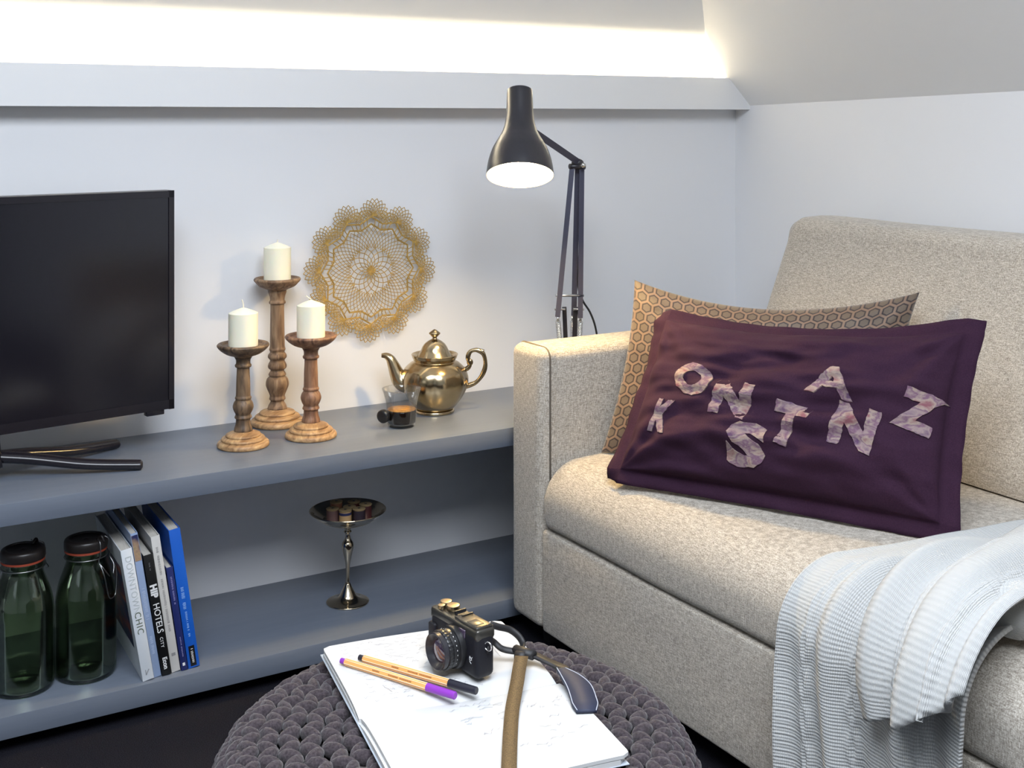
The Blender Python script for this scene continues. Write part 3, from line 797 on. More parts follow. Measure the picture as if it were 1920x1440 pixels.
obj('cable', tube(catmull([PD(1086, 320, 3.12), PD(1088, 430, 3.13), PD(1084, 530, 3.13), PD(1092, 562, 3.13), PD(1106, 585, 3.13), PD(1116, 612, 3.13), PD(1122, 650, 3.13), PD(1126, 700, 3.14), Vector((bx_ + 0.14, by_ + 0.06, ZT + 0.004)), Vector((bx_ + 0.2, by_ + 0.16, ZT + 0.003))], 6), 0.0026, 6), M['black_plastic'], t, world=True)
# shade
DS = 2.75
m0 = PD(975, 329, DS)                        # centre of the mouth
tilt = math.radians(25)
ax = Vector((0, 0, math.cos(tilt))) + FW * math.sin(tilt)      # from mouth up to the cap
e1 = RT; e2 = ax.cross(e1)
kz = DS / FPX / 2.825
sp = [(180, 0), (176, 40), (168, 85), (152, 140), (130, 185), (108, 225), (92, 262), (82, 300), (76, 345), (73, 400), (71, 470), (69, 500)]
outer = smooth_prof([(r * kz, z * kz) for r, z in sp], 4)
def place(prof, seg, **kw):
    V, Fa = lathe(prof, seg, **kw)
    return ([m0 + e1 * v.x + e2 * v.y + ax * v.z for v in V], Fa)
sh = obj('shade', place(outer + [(0.058 * 0.45, 503 * kz), (0.0001, 504 * kz)], 56, cap0=False, cap1=False), M['lamp_black'], t, world=True)
inn = [(r - 0.0016, z) for r, z in outer if z < 480 * kz]
obj('shade_lining', place([(outer[0][0], 0)] + inn + [(0.0001, inn[-1][1])], 56, cap0=False, cap1=False), M['lamp_white'], sh, world=True)
obj('bulb', place([(0.0001, 0.003), (0.012, 0.004), (0.022, 0.011), (0.028, 0.024), (0.028, 0.034), (0.022, 0.052), (0.015, 0.066), (0.014, 0.12)], 24, cap0=False), M['bulb'], sh, world=True)
# upper arm: elbow -> behind the shade
ends = m0 + ax * (290 * kz) + FW * 0.020
obj('upper_arm', bar(PD(1083, 303, 3.10), ends + RT * 0.012, 0.016, 0.010, FW), M['lamp_grey'], t, world=True, smooth=False)
obj('shade_bracket', tube([ends + RT * 0.018, ends - FW * 0.0, m0 + ax * (300 * kz)], 0.008, 10), M['lamp_black'], t, world=True)

# ------------------------------------------------------------------ pedestal dish with thread reels
p = PZ(652, 1129, ZLOW)
t = thing('pedestal_dish', (p.x, p.y, ZLOW), 'polished metal pedestal dish holding reels on the lower shelf board', 'dish', TH - PI / 2)
k = 2.858 / FPX / 4.571
zz = lambda y: (1040 - y) * k + 0.002
obj('foot', lathe(smooth_prof([(176 * k, 0), (182 * k, 0.002), (176 * k, 0.004), (130 * k, 0.007), (85 * k, 0.013), (60 * k, zz(960)), (36 * k, zz(915)), (20 * k, zz(880))], 4), 56), M['pewter'], t)
obj('stem', lathe(smooth_prof([(20 * k, zz(882)), (16 * k, zz(820)), (20 * k, zz(720)), (34 * k, zz(650)), (50 * k, zz(580)), (48 * k, zz(540)), (34 * k, zz(518)), (24 * k, zz(500)), (20 * k, zz(470)), (24 * k, zz(455)), (34 * k, zz(440)), (24 * k, zz(425)), (36 * k, zz(405))], 4), 36), M['pewter'], t)
zb = zz(405)
obj('bowl', lathe(smooth_prof([(30 * k, zb), (110 * k, zb + 0.006), (210 * k, zb + 0.017), (318 * k, zb + 0.038), (322 * k, zb + 0.0405), (316 * k, zb + 0.0405), (270 * k, zb + 0.027), (225 * k, zb + 0.0195), (200 * k, zb + 0.018), (0.0001, zb + 0.018)], 4), 64, cap1=False), M['pewter'], t)
sy_ = zb + 0.018
reels = [(-0.032, -0.022, 0.0, (104, 78, 76), 'brown', 'brown reel at the front of the metal dish, beside the cream one'),
         (-0.0015, -0.031, 0.0, (188, 152, 108), 'cream', 'cream and navy banded reel at the front of the metal dish'),
         (0.029, -0.022, 0.0, (48, 38, 48), 'black', 'black reel at the front of the metal dish'),
         (-0.028, 0.010, 0.007, (128, 84, 62), 'tan', 'tall tan brown reel standing higher than the others in the metal dish'),
         (0.040, 0.012, 0.0, (70, 32, 36), 'maroon', 'dark maroon reel with pale top at the rim side of the metal dish'),
         (0.010, 0.032, 0.0, (92, 48, 40), 'rust', 'rust red reel at the back of the metal dish'),
         (0.004, 0.000, -0.002, (80, 66, 52), 'umber', 'umber brown reel in the middle of the metal dish')]
for i, (x, y, dz, c, nm, lab) in enumerate(reels):
    ca, sa = math.cos(TH - PI / 2), math.sin(TH - PI / 2)
    r0 = 0.0143
    s = thing('thread_reel', (p.x + x * ca - y * sa, p.y + x * sa + y * ca, ZLOW + sy_), lab, 'reel', 0, 'small reels in the metal dish')
    hh = 0.033 + dz
    mt = pmat('thread_' + nm, srgb(*c), 0.45)
    obj('thread', lathe(smooth_prof([(r0 * 0.96, 0.0), (r0, 0.003), (r0, hh * 0.5), (r0, hh - 0.006), (r0 * 0.97, hh - 0.003)], 2), 24), mt, s, autosmooth=50)
    if nm == 'cream': obj('band', lathe([(r0 + 0.0003, hh - 0.011), (r0 + 0.0003, hh - 0.005)], 24, cap0=False, cap1=False), pmat('thread_navy', srgb(44, 48, 84), 0.5), s)
    obj('top_disc', lathe(smooth_prof([(r0 * 0.97, hh - 0.0035), (r0 * 1.02, hh - 0.002), (r0 * 0.98, hh), (0.0001, hh + 0.0004)], 2), 24, cap1=False), pmat('reel_top_' + nm, srgb(150, 128, 92), 0.6), s, autosmooth=50)
    obj('hole', lathe([(0.0033, hh - 0.001), (0.0033, hh + 0.0008), (0.0001, hh + 0.0009)], 14, cap1=False), M['black_plastic'], s)

# ------------------------------------------------------------------ bottles
def bottle(px, py, label, rz, bail):
    p = PZ(px, py, ZLOW)
    t = thing('swing_top_bottle', (p.x, p.y, ZLOW), label, 'bottle', rz, 'green glass bottles on the lower shelf board')
    R = 0.0592
    po = smooth_prof([(0.045, 0.0), (0.054, 0.001), (R - 0.001, 0.008), (R, 0.02), (R, 0.08), (R, 0.135), (R * 0.985, 0.158), (R * 0.90, 0.186), (R * 0.76, 0.210), (R * 0.655, 0.228), (R * 0.645, 0.238), (R * 0.68, 0.241), (R * 0.68, 0.252)], 4)
    pi_ = [(max(r - 0.003, 0.001), z) for r, z in reversed(po) if z > 0.006] + [(0.0001, 0.009)]
    obj('glass_body', lathe(po + pi_, 56, cap1=False), M['bottle_thin'], t)
    obj('rubber_seal', lathe([(R * 0.60, 0.2515), (R * 0.70, 0.2515), (R * 0.70, 0.2555), (R * 0.60, 0.2555)], 40), M['rubber'], t, autosmooth=40)
    l = obj('lid', lathe(smooth_prof([(R * 0.69, 0.2555), (R * 0.715, 0.258), (R * 0.715, 0.270), (R * 0.66, 0.2755), (R * 0.55, 0.2765), (R * 0.52, 0.2735), (R * 0.15, 0.2725), (0.0001, 0.274)], 3), 44, cap1=False), M['lid'], t)
    obj('lid_clip', tube(catmull([(R * 0.45, 0, 0.274), (R * 0.6, 0, 0.281), (R * 0.66, 0, 0.279), (R * 0.72, 0, 0.270)], 4), 0.003, 6), M['lid'], l)
    obj('wire_ring', tube([(R * 0.70 * math.cos(a), R * 0.70 * math.sin(a), 0.240) for a in [2 * PI * i / 40 for i in range(40)]], 0.0012, 6, closed=True), M['wire'], t)
    for s in (-1, 1):
        obj('wire_bail', tube(catmull([(R * 0.6, s * 0.010, 0.279), (R * 0.74, s * 0.014, 0.272), (R * 0.78, s * 0.016, 0.250), (R * 0.74, s * 0.018, 0.236), (R * 0.92, s * 0.016, 0.222), (R * 1.02, s * 0.006, 0.205 if bail else 0.216)], 5), 0.0012, 6), M['wire'], t)
    if bail: obj('wire_loop', tube(catmull([(R * 0.74, 0.018, 0.236), (R * 0.98, 0.020, 0.21), (R * 1.05, 0.012, 0.168), (R * 1.06, 0, 0.160), (R * 1.05, -0.012, 0.168), (R * 0.98, -0.020, 0.21), (R * 0.74, -0.018, 0.236)], 5), 0.0012, 6), M['wire'], t)
bottle(43, 1288, 'green glass swing-top bottle farther from the books, clip raised on its lid', math.radians(40), False)
bottle(161, 1262, 'green glass swing-top bottle right beside the leaning books', math.radians(-48), True)

# ------------------------------------------------------------------ books
def tick_line(y0, y1, h, zc, seed, gap=0.0):
    """small print too blurred to read: a row of short ticks along -z on a spine (local x = across)"""
    rnd = random.Random(seed); gs = []; s = y0
    while s > y1:
        w = rnd.uniform(0.0010, 0.0022)
        if rnd.random() > 0.14: gs.append(box(zc - h * rnd.uniform(0.35, 0.5), zc + h * rnd.uniform(0.35, 0.5), -0.0006, -0.0002, s - w * 0.55, s))
        s -= w + 0.0009
    return merge(*gs)
def spine_text(txt, size, x, z, bold=0.0, spacing=1.0):
    V, Fa = text_geo(txt, size, bold, 0, 'LEFT', spacing)
    return ([Vector((x + v.y, -0.0006, z - v.x)) for v in V], Fa)
def book(x, y, th, ht, dp, lean, col, label, pages_top=True, rough=0.45):
    t = thing('book', (x, y, ZLOW), label, 'book', 0, 'books leaning on the lower shelf board')
    t.rotation_euler = (0, -lean, math.radians(-1.5))
    cm = col if not isinstance(col, tuple) else pmat('book_cover', col, rough)
    obj('cover', merge(rbox(0, th, 0, 0.003, 0, ht, 0.001, 2), box(0, 0.0016, 0.001, dp, 0, ht), box(th - 0.0016, th, 0.001, dp, 0, ht)), cm, t, autosmooth=40)
    obj('pages', box(0.0017, th - 0.0017, 0.003, dp - 0.003, 0.002, ht - 0.003), M['pages'], t, smooth=False)
    return t
lean = math.radians(9.3)
b0 = PZ(268, 1279, ZLOW)
defs = [(0.0225, 0.272, 0.26, srgb(214, 218, 222), 'white book with CHIC on its spine, at the bottle end of the leaning row'),
        (0.0145, 0.300, 0.26, srgb(140, 158, 190), 'pale blue book between the white one and the black one'),
        (0.0190, 0.252, 0.24, srgb(12, 12, 14), 'black book titled HIP HOTELS CITY in white on its spine'),
        (0.0180, 0.285, 0.26, srgb(206, 202, 196), 'cream white book between the black one and the small dark blue one'),
        (0.0135, 0.217, 0.22, srgb(30, 40, 96), 'small dark blue book squeezed beside the tall bright blue one'),
        (0.0235, 0.292, 0.25, srgb(24, 92, 190), 'tall bright blue book at the outer end of the leaning row')]
x = b0.x; bks = []
for i, (th, ht, dp, col, lab) in enumerate(defs):
    bks.append(book(x, b0.y + 0.0045 * (i in (1, 3)) + 0.002 * i, th, ht, dp, lean - i * 0.0045, col, lab))
    x += th / math.cos(lean) + 0.0012
b = bks[0]
obj('title_lettering', spine_text('DOWNTOWN', 0.0175, 0.0115, 0.258, 0, 1.05), pmat('print_pale_grey', srgb(192, 198, 200), 0.6), b, smooth=False)
obj('title_lettering', spine_text('CHIC', 0.0175, 0.0115, 0.142, 0, 1.15), pmat('print_olive_grey', srgb(96, 106, 90), 0.6), b, smooth=False)
obj('publisher_mark', merge(box(0.008, 0.0095, -0.0006, -0.0002, 0.012, 0.022), xf(box(-0.001, 0.001, -0.0006, -0.0002, -0.006, 0.006), (0.012, 0, 0.017), (0, 0.6, 0))), pmat('print_grey', srgb(150, 152, 156), 0.6), b, smooth=False)
obj('cover_picture', ([(-0.0006, 0.03, 0.06), (-0.0006, 0.23, 0.06), (-0.0006, 0.23, 0.23), (-0.0006, 0.03, 0.23)], [(3, 2, 1, 0)]), noise_mat('cover_photo', [(0.3, srgb(30, 40, 30)), (0.45, srgb(40, 56, 90)), (0.6, srgb(120, 60, 50)), (0.75, srgb(170, 120, 90))], 12, 0.4, stretch=(1, 1, 3)), b, smooth=False)
b = bks[1]
obj('spine_picture', box(0.001, 0.0135, -0.0006, -0.0002, 0.243, 0.296), noise_mat('spine_photo', [(0.35, srgb(40, 44, 84)), (0.5, srgb(170, 140, 110)), (0.62, srgb(70, 110, 84))], 22, 0.5), b, smooth=False)
for g_ in (tick_line(0.185, 0.120, 0.007, 0.007, 3), tick_line(0.085, 0.045, 0.006, 0.007, 5)): obj('title_lettering', g_, pmat('print_ice', srgb(178, 192, 214), 0.6), b, smooth=False)
b = bks[2]
obj('title_lettering', spine_text('HIP', 0.0175, 0.0095, 0.190, 0.0011, 1.05), M['white_mark'], b, smooth=False)
obj('title_lettering', spine_text('HOTELS', 0.0175, 0.0095, 0.151, 0.00015, 0.98), M['white_mark'], b, smooth=False)
obj('title_lettering', spine_text('CITY', 0.0085, 0.0095, 0.080, 0.0001, 1.25), M['white_mark'], b, smooth=False)
obj('publisher_lettering', spine_text('Econ', 0.0125, 0.0095, 0.038, 0.0004, 1.0), M['white_mark'], b, smooth=False)
obj('author_lettering', tick_line(0.235, 0.220, 0.003, 0.0095, 9), pmat('print_dim', srgb(120, 120, 124), 0.6), b, smooth=False)
b = bks[3]
for g_ in (tick_line(0.262, 0.205, 0.005, 0.009, 11), tick_line(0.195, 0.085, 0.005, 0.009, 12)): obj('title_lettering', g_, pmat('print_mid_grey', srgb(140, 138, 138), 0.6), b, smooth=False)
obj('publisher_mark', box(0.005, 0.013, -0.0006, -0.0002, 0.034, 0.040), pmat('print_mid_grey', srgb(140, 138, 138), 0.6), b, smooth=False)
b = bks[4]
for g_ in (tick_line(0.200, 0.140, 0.0035, 0.007, 15), tick_line(0.070, 0.030, 0.0025, 0.007, 16)): obj('title_lettering', g_, pmat('print_lilac', srgb(150, 150, 200), 0.6), b, smooth=False)
obj('publisher_mark', box(0.004, 0.009, -0.0006, -0.0002, 0.010, 0.016), M['white_mark'], b, smooth=False)
b = bks[5]
for g_ in (tick_line(0.170, 0.125, 0.007, 0.010, 19), tick_line(0.118, 0.060, 0.0042, 0.011, 20)): obj('title_lettering', g_, pmat('print_sky', srgb(150, 190, 235), 0.6), b, smooth=False)
obj('publisher_label', box(0.0055, 0.0175, -0.0005, -0.0001, 0.004, 0.046), pmat('print_black', srgb(14, 14, 18), 0.5), b, smooth=False)
obj('publisher_lettering', merge(*[xf(tick_line(0.040, 0.010, 0.005, 0.0115, 22), (0, -0.0003, 0))]), M['white_mark'], b, smooth=False)

# ------------------------------------------------------------------ cushions
def pillow(cs, T, cu=0.05, cv=0.08, flange=0.0, seed=0, wr=0.006, n=56, ctop=None, fl_back=0.0, power=0.42, back_k=0.8):
    BL, BR, TR, TL = [Vector(c) for c in cs]
    ex = ((BR - BL) + (TR - TL)) / 2; ey = ((TL - BL) + (TR - BR)) / 2
    Lx, Ly = ex.length / 2, ey.length / 2
    N = ex.cross(ey).normalized()              # out of the front side
    fu, fv = 1 + flange / Lx, 1 + flange / Ly
    def mid(u, v):
        uc, vc = max(-1, min(1, u)), max(-1, min(1, v))
        kv = cv if (v < 0 or ctop is None) else ctop
        u2 = u * (1 - cu * (1 - vc * vc)); v2 = v * (1 - kv * (1 - uc * uc))
        a, b = (u2 / fu + 1) / 2, (v2 / fv + 1) / 2
        return BL * (1 - a) * (1 - b) + BR * a * (1 - b) + TR * a * b + TL * (1 - a) * b
    def surf(u, v, side):
        p = mid(u, v)
        uc, vc = max(-1, min(1, u)), max(-1, min(1, v))
        b = max(0.0, (1 - uc * uc)) * max(0.0, (1 - vc * vc))
        h = T * b ** power
        if b > 0:
            q = Vector((u * 2.2 + v * 1.2, v * 3.4 - u * 0.8, seed))
            h += wr * b ** 0.3 * (noise.noise(q) + 0.6 * noise.noise(q * 2.3))
            # folds radiating from the corners
            for su in (-1, 1):
                for sv in (-1, 1):
                    dx, dy = u - su, (v - sv) * Ly / Lx
                    r = math.hypot(dx, dy) + 1e-4; a = math.atan2(dy * sv, -dx * su)
                    h += wr * 0.55 * math.sin(a * 11 + seed + su * 2 + sv) * math.exp(-r * 2.2) * min(1, r * 4) * b ** 0.2
        fl = max(abs(u) - 1, 0) * Lx + max(abs(v) - 1, 0) * Ly
        w = 0.0
        if fl > 0:
            w = 0.012 * noise.noise(Vector((u * 5, v * 5, seed + 7))) * fl / max(flange, 1e-4) - fl_back * (1.0 if u < -1 else ((1.0 if u < 0.3 else max(-0.1, 1 - (u - 0.3) * 1.6)) if v > 1 else 0.3)) * (fl / max(flange, 1e-4)) ** 1.3
        edge = 0.0012
        return p + N * ((h + edge) * (1 if side > 0 else -back_k) + w)
    def ug(i):                                  # denser towards the rim
        s = -1 + 2 * i / n
        return math.copysign(1 - (1 - abs(s)) ** 1.35, s)
    us = [ug(i) for i in range(n + 1)]
    if flange:
        f1 = [fu, 1 + (fu - 1) * 0.66, 1 + (fu - 1) * 0.33]; g1 = [fv, 1 + (fv - 1) * 0.66, 1 + (fv - 1) * 0.33]
        uu = [-x for x in f1] + us + f1[::-1]; vv = [-x for x in g1] + us + g1[::-1]
    else: uu, vv = us, us
    V, Fa, U = [], [], []
    m = len(uu)
    for side in (1, -1):
        for v in vv:
            for u in uu:
                V.append(surf(u, v, side)); U.append((u * Lx + 0.5, v * Ly + 0.5))
    o = m * m
    for j in range(m - 1):
        for i in range(m - 1):
            a = j * m + i
            Fa.append((a, a + 1, a + m + 1, a + m)); Fa.append((o + a + m, o + a + m + 1, o + a + 1, o + a))
    rim = [i for i in range(m)] + [j * m + m - 1 for j in range(1, m)] + [(m - 1) * m + i for i in range(m - 2, -1, -1)] + [j * m for j in range(m - 2, 0, -1)]
    for i in range(len(rim)):
        a, b = rim[i], rim[(i + 1) % len(rim)]
        Fa.append((b, a, o + a, o + b))
    return (V, Fa, U), surf, (Lx, Ly, fu, fv)

# brown hexagon cushion leaning in the corner of arm and back
hx = [PZ(1128, 848, ZSEAT + 0.004), Vector((2.000, 1.815, ZSEAT + 0.004)), PD(1724, 548, 2.70), PD(1190, 525, 2.83)]
g, _, _ = pillow(hx, 0.066, 0.05, 0.07, 0, 3, 0.008, ctop=0.27)
root = (hx[0] + hx[1]) / 2; root.z = ZSEAT
t = thing('hexagon_cushion', root, 'brown cushion woven with a hexagon honeycomb pattern behind the plum one', 'cushion')
obj('cover', g, M['cushion_hex'], t, world=True)
# plum cushion with appliqued letters
pl = [PZ(1128, 902, ZSEAT + 0.006), PZ(1796, 1024, ZSEAT + 0.006), PD(1848, 598, 2.33), PD(1232, 576, 2.70)]
g, surf, (Lx, Ly, fu, fv) = pillow(pl, 0.092, 0.035, 0.03, 0.036, 11, 0.020, n=80, ctop=0.15, fl_back=0.012, back_k=0.45)
g = ([Vector((v.x, v.y, max(v.z, ZSEAT + 0.0065))) for v in g[0]],) + tuple(g[1:])
root = (pl[0] + pl[1]) / 2; root.z = ZSEAT
t = thing('letter_cushion', root, 'large plum cushion with patchwork letters sewn on and a wide flange', 'cushion')
cov = obj('cover', g, M['plum'], t, world=True)
def find_uv(px, py):
    best = (1e9, 0, 0)
    for st, rng in ((0.1, 1.0), (0.02, 0.12), (0.004, 0.024)):
        bu, bv = best[1], best[2]
        k = int(rng / st + 0.5)
        for i in range(-k, k + 1):
            for j in range(-k, k + 1):
                u, v = bu + i * st, bv + j * st
                if abs(u) > 1 or abs(v) > 1: continue
                q = proj(surf(u, v, 1)); d = (q[0] - px) ** 2 + (q[1] - py) ** 2
                if d < best[0]: best = (d, u, v)
    return best[1], best[2]
letters = [('K', 1243, 781, 0.072, 0.66, -8, .05), ('O', 1298, 709, 0.075, 1.26, -24, .06), ('N', 1371, 745, 0.075, 1.22, -8, .06), ('S', 1397, 831, 0.085, 1.6, -2, .06),
           ('T', 1476, 793, 0.084, 1.07, -10, .06), ('A', 1560, 715, 0.068, 1.42, -6, .034), ('N', 1601, 801, 0.084, 1.12, -10, .06), ('Z', 1721, 772, 0.078, 0.92, -12, .07)]
for i, (ch, px_, py_, hgt, wf, ang, bold) in enumerate(letters):
    cu_, cv_ = find_uv(px_, py_)
    V, Fa = text_geo(ch, 1.0, bold, 0, 'CENTER')
    xs = [v.x for v in V]; ys = [v.y for v in V]
    cx, cy, hh = (min(xs) + max(xs)) / 2, (min(ys) + max(ys)) / 2, max(ys) - min(ys)
    bm = bmesh.new()
    bv_ = [bm.verts.new((v.x, v.y, 0)) for v in V]
    for f in Fa:
        try: bm.faces.new([bv_[q] for q in f])
        except ValueError: pass
    bmesh.ops.triangulate(bm, faces=list(bm.faces))
    for _ in range(5):
        long_e = [e for e in bm.edges if e.calc_length() > 0.10]
        if not long_e: break
        bmesh.ops.subdivide_edges(bm, edges=long_e, cuts=1)
        bmesh.ops.triangulate(bm, faces=list(bm.faces))
    bm.verts.index_update()
    sc = hgt / hh; ca, sa = math.cos(math.radians(ang)), math.sin(math.radians(ang))
    top, n0 = [], len(bm.verts)
    bnd = set(v.index for e in bm.edges if e.is_boundary for v in e.verts)
    rnd = random.Random(i)
    vs = []
    for v in bm.verts:
        a, b_ = (v.co.x - cx) * sc * wf, (v.co.y - cy) * sc
        if v.index in bnd: a += rnd.uniform(-1, 1) * 0.0012; b_ += rnd.uniform(-1, 1) * 0.0012
        a, b_ = a * ca - b_ * sa, a * sa + b_ * ca
        vs.append((cu_ + a / Lx * fu * 0.97, cv_ + b_ / Ly * fv * 0.97))
    eps = 0.01
    P0 = surf(cu_, cv_, 1)
    nn = (surf(cu_ + eps, cv_, 1) - surf(cu_ - eps, cv_, 1)).cross(surf(cu_, cv_ + eps, 1) - surf(cu_, cv_ - eps, 1)).normalized()
    VV = [surf(a, b_, 1) + nn * 0.0030 for a, b_ in vs] + [surf(a, b_, 1) - nn * 0.001 for a, b_ in vs]
    FF = [tuple(v.index for v in f.verts) for f in bm.faces]
    FF += [(e.verts[1].index, e.verts[0].index, e.verts[0].index + n0, e.verts[1].index + n0) for e in bm.edges if e.is_boundary]
    bm.free()
    obj('letter_patch', (VV, FF), M['patch'], t, world=True, smooth=False)

# ------------------------------------------------------------------ white knitted throw
def throw_path(s):
    """s metres from the back of the seat forwards; returns point (x,z) and outward normal"""
    x0 = 2.085; xa = SXF + 0.085; r = 0.096; flat = x0 - xa; arc = r * PI / 2
    if s < flat: return (x0 - s, ZSEAT + 0.006), (0, 1)
    if s < flat + arc:
        a = (s - flat) / r
        return (xa - r * math.sin(a), ZSEAT + 0.006 - r + r * math.cos(a)), (-math.sin(a), math.cos(a))
    return (xa - r, ZSEAT + 0.006 - r - (s - flat - arc)), (-1, 0)
SF = 2.085 - (SXF + 0.085); SARC = 0.096 * PI / 2
def sheet(y_of, s0, s1f, h_of, nu, nv, thick=0.007):
    def f(u, v):
        s = s0 + (s1f(u) - s0) * v
        (x, z), (nx, nz) = throw_path(s)
        h = h_of(u, s)
        return (x + nx * h, y_of(u, s), z + nz * h)
    g = grid(f, nu, nv, lambda u, v: (u * 0.62, s0 + (s1f(u) - s0) * v))
    # closed sheet with thickness
    V, Fa, U = g; n = len(V)
    nm = [Vector((0, 0, 0)) for _ in V]
    for fc in Fa:
        nn = (V[fc[1]] - V[fc[0]]).cross(V[fc[3]] - V[fc[0]])
        for i in fc: nm[i] += nn
    sg = 1 if nm[n // 2].dot(Vector((-1, 0, 1))) > 0 else -1
    low = [v - (m_.normalized() * sg if m_.length > 0 else Vector((0, 0, 0))) * thick for v, m_ in zip(V, nm)]
    FF = list(Fa) + [tuple(reversed([i + n for i in fc])) for fc in Fa]
    w = nu + 1
    rim = list(range(w)) + [j * w + nu for j in range(1, nv + 1)] + [nv * w + i for i in range(nu - 1, -1, -1)] + [j * w for j in range(nv - 1, 0, -1)]
    for i in range(len(rim)):
        a, b = rim[i], rim[(i + 1) % len(rim)]
        FF.append((b, a, a + n, b + n))
    return (V + low, FF, U + U)
def fold(u, s, ph):
    k = min(1.0, max(0.15, s / SF))
    f = 0.5 + 0.5 * math.sin(u * 17 + 1.6 * math.sin(s * 3.1 + ph) + s * 2.0 + ph)
    f2 = 0.5 + 0.5 * math.sin(u * 31 - s * 5 + ph * 2)
    return (0.024 * f ** 1.6 + 0.010 * f2) * k + 0.004 * noise.noise(Vector((u * 6, s * 8, ph)))
def cable(u, s, cols):
    h = 0.0
    for u0 in cols:
        for sg in (-1, 1):
            c = u0 + sg * 0.016 * math.sin(s * 52)
            h = max(h, 0.0065 * min(1, u * 12, (1 - u) * 12) * math.exp(-((u - c) / 0.016) ** 2))
    return h
yA = lambda u, s: 1.445 + 0.065 * min(1, s / 0.75) - u * (0.33 + 0.04 * min(1, s / 0.7)) - 0.010 * math.sin(s * 7)
hA = lambda u, s: 0.012 + fold(u, s, 0.6) + cable(u, s, (0.16, 0.44, 0.80)) + (0.05 * max(0, (0.3 - s) / 0.3) * u) * (0.5 + 0.5 * math.sin(u * 9))
gA = sheet(yA, 0.0, lambda u: SF + SARC + 0.30 - 0.05 * u, hA, 170, 170)
yB2 = lambda u, s: 1.395 - 0.07 * (s / SF) * (1 - u) - u * 0.29 - 0.05 * u * max(0, s - 0.3)
hB = lambda u, s: 0.040 + cable(u, s, (0.3, 0.68)) + fold(u * 0.8 + 0.3, s, 2.2) * 1.25 + 0.030 * math.sin(PI * min(1, max(0, u))) + 0.012 * math.sin(s * 14 + u * 5) + 0.035 * u * u * min(1, max(0, (s - SF + 0.15) / 0.2))
gB = sheet(yB2, 0.05, lambda u: SF + SARC + 0.045 - 0.085 * u, hB, 130, 120, 0.010)
rl = catmull([(2.05, 1.36, 0.50), (1.88, 1.30, 0.515), (1.74, 1.245, 0.515), (1.63, 1.195, 0.495), (1.56, 1.16, 0.492), (1.515, 1.135, 0.482)], 8)
gr = tube(rl, lambda s: 0.030 + 0.012 * math.sin(s * 9) ** 2, 18, flat=(1.25, 0.9))
gr = gr + ([(0.25 * (i % 18) / 18, 0.01 * (i // 18)) for i in range(len(gr[0]))],)
t = thing('knitted_throw', (1.7, 1.3, ZSEAT), 'white cable-knit throw draped over the front edge of the sofa seat', 'throw')
obj('under_layer', gA, M['throw'], t, world=True)
obj('folded_flap', gB, M['throw'], t, world=True)
obj('rolled_edge', gr, M['throw'], t, world=True)

# ------------------------------------------------------------------ knitted pouf
PC = PD(856, 600, 1.645); PC.z = 0
ZP, ZPP = 0.398, 0.3845
t = thing('knitted_pouf', PC, 'round dark chunky-knit pouf in front of the sofa', 'pouf')
def pouf_prof(s):
    """s 0..1 from the top centre to the floor"""
    L1 = 0.20; 
    if s < 0.42:
        r = s / 0.42 * 0.262; return r, ZPP - 0.006 * (r / 0.262) ** 2
    a = (s - 0.42) / 0.58 * PI * 0.93
    rz = (ZPP - 0.006) / 2
    return 0.262 + 0.070 * math.sin(a) ** 0.8 if math.sin(a) > 0 else 0.262, rz + rz * math.copysign(abs(math.cos(a)) ** 0.75, math.cos(a))
core = [(max(pouf_prof(i / 40)[0] - 0.010, 0.0001), max(0.003, pouf_prof(i / 40)[1] - (0.010 if i < 18 else 0))) for i in range(41)]
obj('core', lathe(core, 48, cap0=False), M['pouf_core'], t)
V, Fa = [], []
rows = 22
rnd = random.Random(5)
for k in range(1, rows + 1):
    s = k / (rows + 0.6)
    r, z = pouf_prof(s); r2, z2 = pouf_prof(min(1, s + 0.01))
    dv = Vector((r2 - r, 0, z2 - z)).normalized()
    nv = Vector((-dv.z, 0, dv.x)); 
    if nv.dot(Vector((r - 0.1, 0, z - 0.2))) < 0: nv = -nv
    ncol = max(6, int(2 * PI * r / 0.037))
    for j in range(ncol):
        a = 2 * PI * (j + 0.5 * (k % 2)) / ncol
        rot = Matrix.Rotation(a, 3, 'Z')
        for sgn in (-1, 1):
            c = rot @ Vector((r, sgn * 0.0088, max(z, 0.010)))
            d = rot @ (dv * 0.80 + Vector((0, -sgn * 0.62, 0))).normalized()
            nn = rot @ nv
            sd = d.cross(nn)
            c = c + nn * rnd.uniform(-0.0015, 0.0015)
            g = ellipsoid(c, sd * 0.0092, nn * 0.0115, d * 0.0185, 10, 6)
            n = len(V); V += g[0]; Fa += [tuple(i + n for i in f) for f in g[1]]
kn = obj('knit_stitches', (V, Fa), M['pouf'], t)
kn['kind'] = 'stuff'

